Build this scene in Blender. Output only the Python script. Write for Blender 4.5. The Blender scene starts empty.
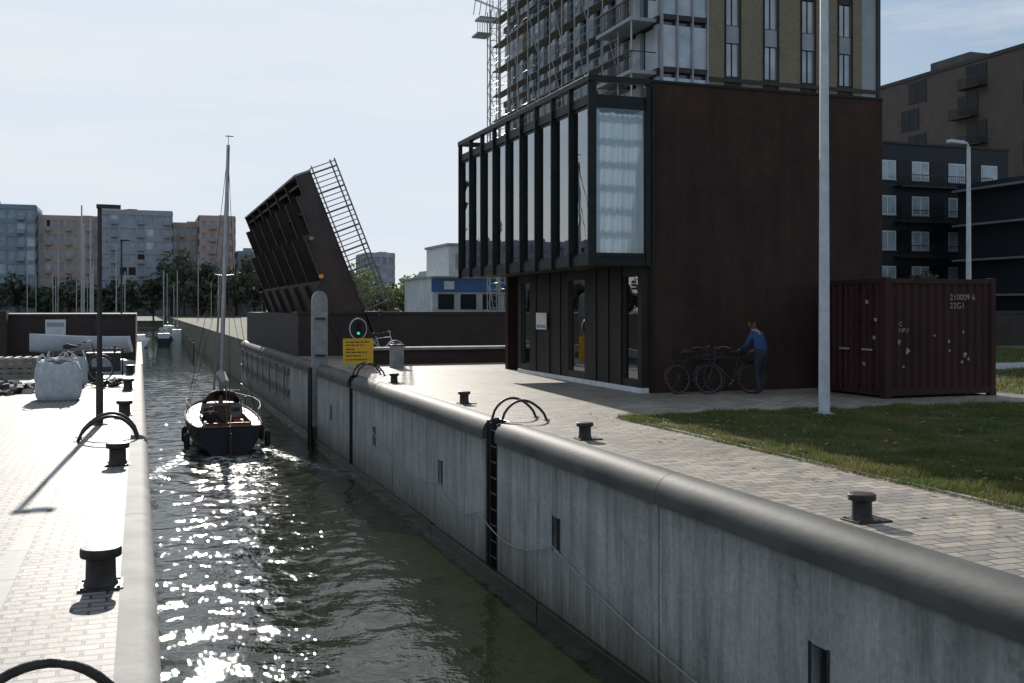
import bpy, bmesh, math, random
import numpy as np
from mathutils import Vector, Matrix
random.seed(7); np.random.seed(7)
rad = math.radians
scene = bpy.context.scene

# ------------------------------------------------------------------ materials
def newmat(name):
    m = bpy.data.materials.new(name); m.use_nodes = True
    nt = m.node_tree
    return m, nt, nt.nodes['Principled BSDF'], nt.nodes['Material Output']
def N(nt, t, **k):
    n = nt.nodes.new(t)
    for a, v in k.items(): setattr(n, a, v)
    return n
def c4(c): return (c[0], c[1], c[2], 1)
def noise(nt, vec, scale, detail=6, rough=.6):
    n = N(nt, 'ShaderNodeTexNoise'); n.inputs['Scale'].default_value = scale
    n.inputs['Detail'].default_value = detail; n.inputs['Roughness'].default_value = rough
    if vec is not None: nt.links.new(vec, n.inputs['Vector'])
    return n.outputs['Fac']
def coords(nt, scale=(1,1,1)):
    t = N(nt, 'ShaderNodeTexCoord'); m = N(nt, 'ShaderNodeMapping'); m.inputs['Scale'].default_value = scale
    nt.links.new(t.outputs['Object'], m.inputs['Vector']); return m.outputs['Vector']
def ramp(nt, fac, a, b, c0=(0,0,0), c1=(1,1,1)):
    r = N(nt, 'ShaderNodeValToRGB'); e = r.color_ramp.elements
    e[0].position = a; e[1].position = b; e[0].color = c4(c0); e[1].color = c4(c1)
    nt.links.new(fac, r.inputs['Fac']); return r.outputs['Color']
def mix(nt, fac, a, b, mode='MIX'):
    m = N(nt, 'ShaderNodeMix', data_type='RGBA', blend_type=mode)
    if isinstance(fac, (int, float)): m.inputs[0].default_value = fac
    else: nt.links.new(fac, m.inputs[0])
    for s, v in ((m.inputs[6], a), (m.inputs[7], b)):
        if isinstance(v, tuple): s.default_value = c4(v)
        else: nt.links.new(v, s)
    return m.outputs[2]
def bump(nt, h, bs, strength, dist=.01):
    b = N(nt, 'ShaderNodeBump'); b.inputs['Strength'].default_value = strength; b.inputs['Distance'].default_value = dist
    nt.links.new(h, b.inputs['Height']); nt.links.new(b.outputs[0], bs.inputs['Normal']); return b

def pm(name, c1, c2=None, scale=3, rough=.6, metal=0, bmp=0, stretch=(1,1,1), spec=.5, lo=.35, hi=.65):
    m, nt, bs, out = newmat(name)
    if c2 is None: c2 = tuple(x*.72 for x in c1)
    v = coords(nt, stretch)
    f = noise(nt, v, scale)
    col = ramp(nt, f, lo, hi, c1, c2)
    nt.links.new(col, bs.inputs['Base Color'])
    bs.inputs['Roughness'].default_value = rough; bs.inputs['Metallic'].default_value = metal
    bs.inputs['Specular IOR Level'].default_value = spec
    if bmp: bump(nt, noise(nt, v, scale*9), bs, bmp)
    return m

def brickmat(name, c1, c2, mortar, bw, rh, ms=.006, vertical=True, rough=.75, var=.5, bstr=.5, rot=False, spec=.5, stain=None):
    m, nt, bs, out = newmat(name)
    t = N(nt, 'ShaderNodeTexCoord'); s = N(nt, 'ShaderNodeSeparateXYZ'); nt.links.new(t.outputs['Object'], s.inputs[0])
    cb = N(nt, 'ShaderNodeCombineXYZ')
    if vertical:
        a = N(nt, 'ShaderNodeMath', operation='ADD'); nt.links.new(s.outputs[0], a.inputs[0]); nt.links.new(s.outputs[1], a.inputs[1])
        nt.links.new(a.outputs[0], cb.inputs[0]); nt.links.new(s.outputs[2], cb.inputs[1])
    elif rot:
        nt.links.new(s.outputs[1], cb.inputs[0]); nt.links.new(s.outputs[0], cb.inputs[1])
    else:
        nt.links.new(s.outputs[0], cb.inputs[0]); nt.links.new(s.outputs[1], cb.inputs[1])
    b = N(nt, 'ShaderNodeTexBrick'); nt.links.new(cb.outputs[0], b.inputs['Vector'])
    b.inputs['Color1'].default_value = c4(c1); b.inputs['Color2'].default_value = c4(c2); b.inputs['Mortar'].default_value = c4(mortar)
    b.inputs['Scale'].default_value = 1; b.inputs['Brick Width'].default_value = bw; b.inputs['Row Height'].default_value = rh
    b.inputs['Mortar Size'].default_value = ms; b.inputs['Mortar Smooth'].default_value = .1; b.inputs['Bias'].default_value = 0
    f = noise(nt, t.outputs['Object'], .7, 8, .65)
    v = ramp(nt, f, .3, .7, (1-var,)*3, (1.0,)*3)
    col = mix(nt, 1.0, b.outputs['Color'], v, 'MULTIPLY')
    f2 = noise(nt, t.outputs['Object'], 9, 6, .7)
    col = mix(nt, .5, col, ramp(nt, f2, .3, .7, (.55,)*3, (1.15,)*3), 'MULTIPLY')
    if stain:
        f3 = noise(nt, t.outputs['Object'], stain, 5, .6)
        col = mix(nt, .6, col, ramp(nt, f3, .45, .62, (1,)*3, (.5,.47,.42)), 'MULTIPLY')
        f4 = noise(nt, t.outputs['Object'], 2.7, 7, .75)
        col = mix(nt, .5, col, ramp(nt, f4, .56, .66, (1,)*3, (.55,.53,.5)), 'MULTIPLY')
    nt.links.new(col, bs.inputs['Base Color'])
    bs.inputs['Roughness'].default_value = rough; bs.inputs['Specular IOR Level'].default_value = spec
    iv = N(nt, 'ShaderNodeMath', operation='MULTIPLY_ADD'); nt.links.new(b.outputs['Fac'], iv.inputs[0]); iv.inputs[1].default_value = -1
    nt.links.new(f2, iv.inputs[2])
    bump(nt, iv.outputs[0], bs, bstr, .006)
    return m

def corten_mat():
    m, nt, bs, out = newmat('corten_cladding')
    t = N(nt, 'ShaderNodeTexCoord'); s = N(nt, 'ShaderNodeSeparateXYZ'); nt.links.new(t.outputs['Object'], s.inputs[0])
    a = N(nt, 'ShaderNodeMath', operation='ADD'); nt.links.new(s.outputs[0], a.inputs[0]); nt.links.new(s.outputs[1], a.inputs[1])
    cb = N(nt, 'ShaderNodeCombineXYZ'); nt.links.new(a.outputs[0], cb.inputs[0]); nt.links.new(s.outputs[2], cb.inputs[1])
    b = N(nt, 'ShaderNodeTexBrick'); nt.links.new(cb.outputs[0], b.inputs['Vector']); b.offset = 0
    b.inputs['Color1'].default_value = (.060,.036,.029,1); b.inputs['Color2'].default_value = (.054,.032,.027,1); b.inputs['Mortar'].default_value = (.035,.022,.018,1)
    b.inputs['Scale'].default_value = 1; b.inputs['Brick Width'].default_value = 1.10; b.inputs['Row Height'].default_value = 2.44; b.inputs['Mortar Size'].default_value = .006
    v = coords(nt); vs = coords(nt, (1.5,1.5,.22))
    col = mix(nt, 1.0, b.outputs['Color'], ramp(nt, noise(nt, v, .7, 9, .68), .3, .72, (.62,.6,.62), (1.25,1.12,1.0)), 'MULTIPLY')
    col = mix(nt, .6, col, ramp(nt, noise(nt, vs, 2.2, 6, .65), .4, .66, (1,)*3, (.65,.6,.6)), 'MULTIPLY')
    col = mix(nt, .5, col, ramp(nt, noise(nt, v, 22, 5, .7), .35, .65, (.65,)*3, (1.3,)*3), 'MULTIPLY')
    nt.links.new(col, bs.inputs['Base Color']); bs.inputs['Roughness'].default_value = .8; bs.inputs['Specular IOR Level'].default_value = .25
    iv = N(nt, 'ShaderNodeMath', operation='MULTIPLY'); nt.links.new(b.outputs['Fac'], iv.inputs[0]); iv.inputs[1].default_value = -1
    bump(nt, iv.outputs[0], bs, .4, .008)
    return m

def glassmat(name, tint=(.8,.85,.85), refl=.15, rough=.01, k=1.3):
    m, nt, bs, out = newmat(name); nt.nodes.remove(bs)
    tr = N(nt, 'ShaderNodeBsdfTransparent'); tr.inputs[0].default_value = c4(tint)
    gl = N(nt, 'ShaderNodeBsdfGlossy'); gl.inputs['Roughness'].default_value = rough; gl.inputs[0].default_value = (.95,.97,1,1)
    fr = N(nt, 'ShaderNodeFresnel'); fr.inputs[0].default_value = 1.5
    ma = N(nt, 'ShaderNodeMath', operation='MULTIPLY_ADD', use_clamp=True); nt.links.new(fr.outputs[0], ma.inputs[0]); ma.inputs[1].default_value = k; ma.inputs[2].default_value = refl
    ms = N(nt, 'ShaderNodeMixShader'); nt.links.new(ma.outputs[0], ms.inputs[0]); nt.links.new(tr.outputs[0], ms.inputs[1]); nt.links.new(gl.outputs[0], ms.inputs[2])
    nt.links.new(ms.outputs[0], out.inputs['Surface'])
    nz = noise(nt, coords(nt), .8, 2); b = N(nt, 'ShaderNodeBump'); b.inputs['Strength'].default_value = .06; b.inputs['Distance'].default_value = .05
    nt.links.new(nz, b.inputs['Height']); nt.links.new(b.outputs[0], gl.inputs['Normal'])
    return m
def darkglass(name, c=(.03,.04,.05), rough=.06, spec=1.0):
    return pm(name, c, tuple(x*2 for x in c), .5, rough, 0, 0, spec=spec)
def leafmat(name, c1, c2, scale=2, trans=.35):
    m, nt, bs, out = newmat(name)
    f = noise(nt, coords(nt), scale, 4)
    col = ramp(nt, f, .35, .65, c1, c2); nt.links.new(col, bs.inputs['Base Color']); bs.inputs['Roughness'].default_value = .6
    tl = N(nt, 'ShaderNodeBsdfTranslucent'); nt.links.new(col, tl.inputs[0])
    ms = N(nt, 'ShaderNodeMixShader'); ms.inputs[0].default_value = trans
    nt.links.new(bs.outputs[0], ms.inputs[1]); nt.links.new(tl.outputs[0], ms.inputs[2]); nt.links.new(ms.outputs[0], out.inputs['Surface'])
    return m

def concrete_wall_mat():
    m, nt, bs, out = newmat('lock_wall_concrete')
    v = coords(nt); vs = coords(nt, (1, 2.6, .16))
    base = ramp(nt, noise(nt, v, .8, 8, .65), .3, .7, (.34,.345,.33), (.54,.545,.53))
    st = ramp(nt, noise(nt, vs, 1.6, 6, .65), .46, .68, (1,)*3, (.48,.46,.42))
    col = mix(nt, .8, base, st, 'MULTIPLY')
    col = mix(nt, .7, col, ramp(nt, noise(nt, vs, 6, 5, .7), .55, .72, (1,)*3, (1.6,1.6,1.55)), 'MULTIPLY')
    col = mix(nt, .45, col, ramp(nt, noise(nt, v, 14, 6, .7), .35, .65, (.65,)*3, (1.25,)*3), 'MULTIPLY')
    col = mix(nt, .7, col, ramp(nt, noise(nt, v, 2.6, 8, .75), .58, .66, (1,)*3, (.62,.60,.56)), 'MULTIPLY')
    t = N(nt, 'ShaderNodeTexCoord'); s = N(nt, 'ShaderNodeSeparateXYZ'); nt.links.new(t.outputs['Object'], s.inputs[0])
    ad = N(nt, 'ShaderNodeMath', operation='MULTIPLY_ADD'); nt.links.new(noise(nt, vs, 3, 4), ad.inputs[0]); ad.inputs[1].default_value = .9; nt.links.new(s.outputs[2], ad.inputs[2])
    g = N(nt, 'ShaderNodeMapRange'); nt.links.new(ad.outputs[0], g.inputs[0]); g.inputs[1].default_value = -2.1; g.inputs[2].default_value = -1.3; 
    g.inputs[3].default_value = 1; g.inputs[4].default_value = 0
    col = mix(nt, g.outputs[0], col, mix(nt, 1.0, col, (.42,.40,.33), 'MULTIPLY'))
    g2 = N(nt, 'ShaderNodeMapRange'); nt.links.new(ad.outputs[0], g2.inputs[0]); g2.inputs[1].default_value = -.4; g2.inputs[2].default_value = .35
    col = mix(nt, g2.outputs[0], col, mix(nt, 1.0, col, (.5,.48,.43), 'MULTIPLY'))
    nt.links.new(col, bs.inputs['Base Color']); bs.inputs['Roughness'].default_value = .8
    bump(nt, noise(nt, v, 18, 8, .7), bs, .35, .01)
    return m

def water_mat():
    m, nt, bs, out = newmat('water')
    at = N(nt, 'ShaderNodeAttribute', attribute_name='foam')
    v = coords(nt)
    fm = N(nt, 'ShaderNodeMath', operation='MULTIPLY'); nt.links.new(at.outputs['Fac'], fm.inputs[0])
    nt.links.new(ramp(nt, noise(nt, v, 6, 6, .7), .46, .58), fm.inputs[1])
    col = mix(nt, fm.outputs[0], (.018,.023,.009), (.75,.75,.73))
    nt.links.new(col, bs.inputs['Base Color'])
    r = N(nt, 'ShaderNodeMath', operation='MULTIPLY_ADD'); nt.links.new(fm.outputs[0], r.inputs[0]); r.inputs[1].default_value = .5; r.inputs[2].default_value = .03
    nt.links.new(r.outputs[0], bs.inputs['Roughness']); bs.inputs['IOR'].default_value = 1.33
    ad = N(nt, 'ShaderNodeMath', operation='ADD'); ad2 = N(nt, 'ShaderNodeMath', operation='MULTIPLY_ADD')
    nt.links.new(noise(nt, coords(nt, (1, .7, 1)), 4.5, 3, .5), ad.inputs[0]); nt.links.new(noise(nt, coords(nt, (.7,.5,1)), 1.3, 2, .5), ad.inputs[1])
    nt.links.new(noise(nt, v, 11, 2, .5), ad2.inputs[0]); ad2.inputs[1].default_value = .35; nt.links.new(ad.outputs[0], ad2.inputs[2])
    bump(nt, ad2.outputs[0], bs, .36, .05)
    return m

M_ = {}
M_['conc'] = concrete_wall_mat()
M_['coping'] = pm('coping_steel', (.052,.055,.05), (.11,.11,.10), 1.6, .65, .0, .3, (1,.5,1), spec=.3)
M_['copingL'] = pm('coping_concrete', (.25,.24,.22), (.38,.365,.335), 2, .75, 0, .3, spec=.3)
M_['pave_r'] = brickmat('right_paving', (.62,.53,.42), (.33,.30,.265), (.13,.11,.095), .30, .15, .010, False, .55, .4, .7, spec=.5, stain=.35)
M_['pave_l'] = brickmat('left_paving', (.44,.41,.375), (.30,.28,.26), (.085,.08,.072), .21, .105, .011, False, .62, .35, .8, rot=False, spec=.4, stain=.5)
M_['kerb'] = brickmat('kerb_stone', (.52,.505,.475), (.45,.435,.41), (.14,.13,.12), 1.0, .6, .01, False, .65, .3, .3, rot=True, spec=.3)
M_['grassg'] = pm('lawn_soil', (.05,.07,.02), (.12,.105,.05), 1.1, .9, 0, .5)
M_['land'] = pm('ground', (.10,.11,.06), (.18,.17,.13), .08, .95)
M_['blade'] = leafmat('grass_blade', (.075,.12,.025), (.19,.17,.06), .9, .45)
M_['leaf'] = leafmat('tree_leaf', (.04,.06,.02), (.09,.11,.04), .6, .3)
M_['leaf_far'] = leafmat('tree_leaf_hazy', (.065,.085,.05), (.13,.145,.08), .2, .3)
M_['leaf_lt'] = leafmat('tree_leaf_light', (.13,.18,.06), (.2,.23,.10), .3, .4)
M_['bark'] = pm('bark', (.08,.06,.045))
M_['iron'] = pm('black_iron', (.016,.016,.017), (.05,.042,.036), 12, .5, .3, .3)
M_['steel_dk'] = pm('dark_steel', (.030,.028,.029), (.048,.044,.042), 3, .5, .1, spec=.35)
M_['brick_dk'] = corten_mat()
M_['brick_wall'] = brickmat('dark_retaining_brick', (.07,.042,.036), (.05,.032,.028), (.06,.055,.05), .22, .065, .008, True, .8, .4, .5)
M_['rust'] = pm('container_red_steel', (.056,.018,.016), (.032,.013,.012), 1.6, .6, .0, .2, (1,1,.4), spec=.25)
M_['white'] = pm('white_paint', (.76,.77,.77), (.60,.60,.59), 3, .5)
M_['mark'] = pm('faded_marking', (.38,.36,.34), (.22,.17,.16), 14, .7)
M_['pole'] = pm('galvanised_pole', (.62,.65,.69), (.48,.51,.54), 5, .45, .1, .1)
M_['greypost'] = pm('grey_post', (.34,.36,.37), (.22,.23,.23), 3, .5, 0, .1)
M_['glass'] = glassmat('window_glass', (.93,.96,.97), .02, k=1.0)
M_['glass_r'] = glassmat('window_glass_reflective', (.80,.86,.88), .20)
M_['glass_t'] = glassmat('added_skylight_glass', (.78,.82,.84), .02, k=.6)  # for the added skylight that lets sun in behind the curtains
M_['glass_g'] = glassmat('door_glass', (.5,.55,.56), .15)
M_['dglass'] = darkglass('dark_glass')
M_['mglass'] = pm('matt_dark_window', (.015,.015,.017), (.028,.028,.032), .6, .35, 0, 0, spec=.2)
M_['lglass'] = darkglass('pale_glass', (.26,.30,.34), .12)
M_['frame'] = pm('dark_green_black_frame', (.010,.013,.012), (.017,.021,.019), 4, .5, spec=.25)
M_['gfpanel'] = pm('dark_brown_panel', (.022,.018,.016), (.032,.026,.023), 2, .6, spec=.2)
M_['int'] = pm('interior_white', (.72,.72,.70), (.64,.64,.62), 2, .8)
M_['roof'] = pm('roofing', (.10,.10,.10), (.14,.14,.13), 1, .9)
M_['tan'] = brickmat('ochre_tan_brick', (.30,.245,.165), (.25,.205,.14), (.20,.17,.12), .25, .08, .006, True, .8, .2, .3)
M_['scaf'] = pm('scaffold_tube', (.46,.47,.48), (.34,.34,.34), 4, .4, .3)
M_['rail'] = pm('bridge_railing', (.20,.19,.18), (.14,.13,.125), 4, .5, .2)
M_['plank'] = pm('scaffold_plank', (.28,.26,.22), (.18,.16,.14), 3, .8)
M_['greypan'] = pm('grey_panel', (.34,.36,.39), (.26,.28,.30), .6, .5)
M_['palepan'] = pm('pale_panel', (.58,.62,.67), (.42,.45,.49), .7, .4)
M_['black'] = brickmat('black_brick', (.032,.042,.054), (.025,.033,.043), (.03,.035,.04), .22, .065, .008, True, .7, .2, .3)
M_['brown'] = brickmat('brown_brick', (.17,.125,.105), (.135,.10,.087), (.14,.12,.11), .3, .09, .01, True, .8, .25, .3)
M_['bridge'] = pm('bridge_steel', (.045,.030,.027), (.075,.052,.045), 1.2, .6, .1, .2)
M_['yellow'] = pm('yellow_sign', (.85,.50,.02), (.8,.45,.02), 3, .4)
M_['blue'] = pm('blue_fabric', (.025,.075,.20), (.018,.05,.15), 5, .8)
M_['bluep'] = pm('blue_paint', (.06,.15,.36), (.05,.13,.3), 2, .5)
M_['trouser'] = pm('dark_trousers', (.02,.022,.03), (.03,.03,.04), 6, .9)
M_['skin'] = pm('skin', (.38,.22,.155), (.32,.18,.13), 9, .55)
M_['hair'] = pm('brown_hair', (.05,.03,.02), (.08,.05,.03), 30, .6)
M_['wood'] = pm('varnished_wood', (.11,.05,.028), (.17,.08,.042), 6, .4, 0, 0, (1,.2,1))
M_['hull'] = pm('dark_hull_paint', (.012,.013,.016), (.02,.02,.022), 2, .4, spec=.3)
M_['deck'] = pm('boat_deck', (.32,.30,.26), (.24,.22,.19), 3, .6)
M_['canvas'] = pm('sail_canvas', (.35,.33,.30), (.25,.24,.22), 6, .9)
M_['alu'] = pm('aluminium', (.45,.45,.46), (.34,.34,.35), 3, .4, .6)
M_['rope'] = pm('rope', (.42,.40,.36), (.28,.26,.22), 20, .9)
M_['rubber'] = pm('rubber', (.02,.02,.02), (.03,.03,.03), 5, .7)
M_['bag'] = pm('woven_bag', (.56,.58,.60), (.42,.44,.46), 8, .85, 0, .4)
M_['rubble'] = pm('rubble', (.22,.20,.18), (.13,.12,.11), 6, .9, 0, .5)
M_['redm'] = pm('red_paint', (.45,.04,.03), (.35,.03,.02), 3, .4)
M_['algae'] = pm('wet_algae_timber', (.016,.017,.012), (.035,.034,.02), 4, .35, 0, .5)
M_['timber'] = pm('fender_timber', (.14,.125,.10), (.22,.20,.17), 3, .8, 0, .4, (1,.2,3))
for k, c, c2 in (('farA', (.22,.30,.36), (.26,.34,.40)), ('farB', (.50,.37,.31), (.44,.33,.28)), ('farC', (.36,.35,.38), (.42,.41,.44)), ('farD', (.52,.36,.31), (.46,.33,.29)), ('farE', (.60,.60,.59), (.55,.55,.54))):
    M_[k] = pm('distant_'+k, c, c2, .2, .8)  # distance haze is put into these paler facade colours
M_['farglass'] = darkglass('distant_glass', (.14,.18,.23), .2)
def em(name, c, s):
    m, nt, bs, out = newmat(name); bs.inputs['Base Color'].default_value = c4(c)
    bs.inputs['Emission Color'].default_value = c4(c); bs.inputs['Emission Strength'].default_value = s; return m
M_['green_l'] = em('green_signal_lens', (.05,.7,.4), .9)
M_['orange_l'] = em('orange_lamp_lens', (.7,.30,.05), .15)
def curtain_mat():
    m, nt, bs, out = newmat('curtain_cloth'); bs.inputs['Base Color'].default_value = (.82,.87,.92,1); bs.inputs['Roughness'].default_value = .9
    tl = N(nt, 'ShaderNodeBsdfTranslucent'); tl.inputs[0].default_value = (.74,.82,.90,1)
    ms = N(nt, 'ShaderNodeMixShader'); ms.inputs[0].default_value = .45
    nt.links.new(bs.outputs[0], ms.inputs[1]); nt.links.new(tl.outputs[0], ms.inputs[2]); nt.links.new(ms.outputs[0], out.inputs['Surface']); return m
M_['curtain'] = curtain_mat()

# ------------------------------------------------------------------ mesh builder
def empty(name):
    e = bpy.data.objects.new(name, None); scene.collection.objects.link(e); return e
class MB:
    def __init__(s, name, parent=None, mx=None):
        s.name = name; s.v = []; s.f = []; s.m = []; s.sm = []; s.mats = []; s.parent = parent; s.mx = mx or Matrix()
    def mi(s, k):
        if k not in s.mats: s.mats.append(k)
        return s.mats.index(k)
    def add(s, vs, fs, k, smooth=False):
        o = len(s.v); s.v += [tuple(s.mx @ Vector(p)) for p in vs]; i = s.mi(k)
        for f in fs: s.f.append([o+a for a in f]); s.m.append(i); s.sm.append(smooth)
    def box(s, x0, x1, y0, y1, z0, z1, k):
        s.add([(x0,y0,z0),(x1,y0,z0),(x1,y1,z0),(x0,y1,z0),(x0,y0,z1),(x1,y0,z1),(x1,y1,z1),(x0,y1,z1)],
              [(0,3,2,1),(4,5,6,7),(0,1,5,4),(1,2,6,5),(2,3,7,6),(3,0,4,7)], k)
    def obox(s, c, ax, hx, hy, hz, k):
        vs = []
        for dz in (-1,1):
            for dx, dy in ((-1,-1),(1,-1),(1,1),(-1,1)):
                vs.append(Vector(c) + ax @ Vector((dx*hx, dy*hy, dz*hz)))
        s.add(vs, [(0,3,2,1),(4,5,6,7),(0,1,5,4),(1,2,6,5),(2,3,7,6),(3,0,4,7)], k)
    def tube(s, pts, r, k, n=8, caps=True, closed=False):
        pts = [Vector(p) for p in pts]; rs = r if isinstance(r, (list, tuple)) else [r]*len(pts)
        vs = []; L = len(pts); up = None
        for i, p in enumerate(pts):
            if closed: d = pts[(i+1) % L] - pts[i-1]
            else: d = pts[min(i+1, L-1)] - pts[max(i-1, 0)]
            d.normalize()
            if up is None:
                up = Vector((0,0,1)) if abs(d.z) < .9 else Vector((1,0,0))
            a = d.cross(up).normalized(); b = a.cross(d).normalized(); up = b
            for j in range(n):
                t = 2*math.pi*j/n; vs.append(p + (a*math.cos(t) + b*math.sin(t))*rs[i])
        fs = []
        for i in range(L if closed else L-1):
            i2 = (i+1) % L
            for j in range(n):
                fs.append((i*n+j, i*n+(j+1) % n, i2*n+(j+1) % n, i2*n+j))
        if caps and not closed: fs.append(tuple(range(n))[::-1]); fs.append(tuple((L-1)*n+j for j in range(n)))
        s.add(vs, fs, k, n > 5)
    def lathe(s, c, prof, k, n=20):
        vs = []; fs = []
        for r, z in prof:
            for j in range(n):
                t = 2*math.pi*j/n; vs.append((c[0]+r*math.cos(t), c[1]+r*math.sin(t), c[2]+z))
        for i in range(len(prof)-1):
            for j in range(n): fs.append((i*n+j, i*n+(j+1) % n, (i+1)*n+(j+1) % n, (i+1)*n+j))
        s.add(vs, fs, k, True); o = len(prof)-1
        s.add([vs[o*n+j] for j in range(n)], [tuple(range(n))], k)
    def done(s, bevel=0, autosm=True):
        me = bpy.data.meshes.new(s.name); me.from_pydata(s.v, [], s.f)
        for k in s.mats: me.materials.append(M_[k])
        me.polygons.foreach_set('material_index', s.m); me.polygons.foreach_set('use_smooth', s.sm)
        bm = bmesh.new(); bm.from_mesh(me); bmesh.ops.recalc_face_normals(bm, faces=bm.faces); bm.to_mesh(me); bm.free()
        if autosm and any(s.sm):
            try: me.set_sharp_from_angle(angle=rad(45))
            except Exception: pass
        o = bpy.data.objects.new(s.name, me); scene.collection.objects.link(o)
        if s.parent: o.parent = s.parent
        if bevel:
            b = o.modifiers.new('bevel', 'BEVEL'); b.width = bevel; b.segments = 2; b.limit_method = 'ANGLE'
        return o
def fastmesh(name, verts, loops_per, mat, parent=None, smooth=False):
    me = bpy.data.meshes.new(name); n = len(verts); nf = n//loops_per
    me.vertices.add(n); me.vertices.foreach_set('co', verts.astype(np.float32).ravel())
    me.loops.add(n); me.loops.foreach_set('vertex_index', np.arange(n, dtype=np.int32))
    me.polygons.add(nf); me.polygons.foreach_set('loop_start', np.arange(0, n, loops_per, dtype=np.int32))
    try: me.polygons.foreach_set('loop_total', np.full(nf, loops_per, dtype=np.int32))
    except Exception: pass
    me.update(calc_edges=True); me.validate(); me.materials.append(mat)
    o = bpy.data.objects.new(name, me); scene.collection.objects.link(o)
    if parent: o.parent = parent
    return o

ZW = -2.75
YG = 17.4
# ------------------------------------------------------------------ water
def axis(segs):
    out = []
    for a, b, n in segs: out += list(np.linspace(a, b, n, endpoint=False))
    out.append(segs[-1][1]); return np.array(out)
xs = axis([(-2500,-300,8),(-300,-20,24),(-20,0,12),(0,6,130),(6,30,14),(30,300,24),(300,2500,8)])
ys = axis([(-60,4,8),(4,30,460),(30,48,230),(48,80,180),(80,130,120),(130,400,90),(400,3500,20)])
X, Y = np.meshgrid(xs, ys)
Z = np.zeros_like(X)
rng = np.random.RandomState(3)
fade = np.clip(1-(Y-60)/60, 0, 1)*np.clip((X+3)/3, 0, 1)*np.clip((9-X)/3, 0, 1)
calm = (.50+.40*np.clip((Y-8)/14, 0, 1))*np.clip(1.15-.12*np.abs(X-2.0), .6, 1)
for i in range(46):
    wl = .22*(1.062**i)
    if wl > 2.0: break
    for r_ in range(3):
        th = rng.normal(math.pi/2+.15, .85); kx, ky = math.cos(th), math.sin(th)
        amp = .00170*wl**.88*(.6 if wl < .35 else 1); ph = rng.rand()*6.28
        Z += fade*calm*amp*np.sin(2*math.pi/wl*(X*kx+Y*ky)+ph)
BX, BY = 2.75, 35.0
da = BY+1-Y; dxx = np.abs(X-BX)
wk = np.clip(da/2, 0, 1)*np.exp(-np.clip(da, 0, 99)/10)*fade
Z += wk*.030*np.sin(2*math.pi/.95*(dxx*.82+da*.57))*np.exp(-((dxx-da*.30)/1.2)**2)
Z += wk*.020*np.sin(2*math.pi/1.1*da+.5*np.sin(X*2))*np.exp(-(dxx/1.1)**2)
verts = np.stack([X, Y, Z+ZW], -1).reshape(-1, 3)
ny, nx = X.shape
idx = np.arange(nx*ny).reshape(ny, nx)
quads = np.stack([idx[:-1,:-1], idx[:-1,1:], idx[1:,1:], idx[1:,:-1]], -1).reshape(-1, 4)
me = bpy.data.meshes.new('water'); me.vertices.add(len(verts)); me.vertices.foreach_set('co', verts.astype(np.float32).ravel())
me.loops.add(quads.size); me.loops.foreach_set('vertex_index', quads.astype(np.int32).ravel())
me.polygons.add(len(quads)); me.polygons.foreach_set('loop_start', np.arange(0, quads.size, 4, dtype=np.int32))
try: me.polygons.foreach_set('loop_total', np.full(len(quads), 4, dtype=np.int32))
except Exception: pass
me.polygons.foreach_set('use_smooth', np.ones(len(quads), dtype=bool)); me.update(calc_edges=True)
fo = np.exp(-((dxx-.3)/.6)**2)*np.clip(da-.4, 0, 1)*np.exp(-np.clip(da, 0, 99)/5)*1.25 + np.exp(-((dxx-1.25-.25*da)/.25)**2)*np.clip(da+3, 0, 1)*np.clip(1-da/7, 0, 1)*.95
at = me.attributes.new('foam', 'FLOAT', 'POINT'); at.data.foreach_set('value', np.clip(fo, 0, 1).astype(np.float32).ravel())
me.materials.append(water_mat())
water = bpy.data.objects.new('water', me); scene.collection.objects.link(water)

# ------------------------------------------------------------------ land
XR = 6.15; XL = -.13
g = MB('ground')
g.box(XR, 2500, -60, 3000, -6, 0, 'land')
g.box(-60, XL, -60, 66, -6, 0, 'land')
g.box(-2500, XR-.01, 262, 3000, -6, -1.2, 'land')
g.done()
p = MB('right_quay_pavement')
p.box(XR, 8.2, -10, 44, -.05, .004, 'pave_r')
p.box(8.2, 26, YG, 44, -.05, .0041, 'pave_r')
p.done()
p = MB('kerb_edging'); p.box(8.2, 8.26, -10, YG, -.02, .02, 'kerb'); p.box(8.26, 26, YG-.06, YG, -.02, .02, 'kerb'); p.done()
p = MB('left_quay_pavement')
p.box(-.86, XL, -10, 40, -.05, .004, 'pave_l'); p.box(-60, -1.0, -10, 40, -.05, .004, 'pave_l'); p.done()
p = MB('kerb_strip'); p.box(-1.0, -.86, -10, 40, -.05, .008, 'kerb'); p.done()
p = MB('lawn_ground'); p.box(8.26, 40, -10, YG-.06, -.05, .006, 'grassg'); p.box(19.2, 60, YG+.6, 44, -.04, .010, 'grassg'); p.done()
p = MB('footpath'); p.box(19.5, 60, 27, 30, 0, .016, 'kerb'); p.done()

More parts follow.
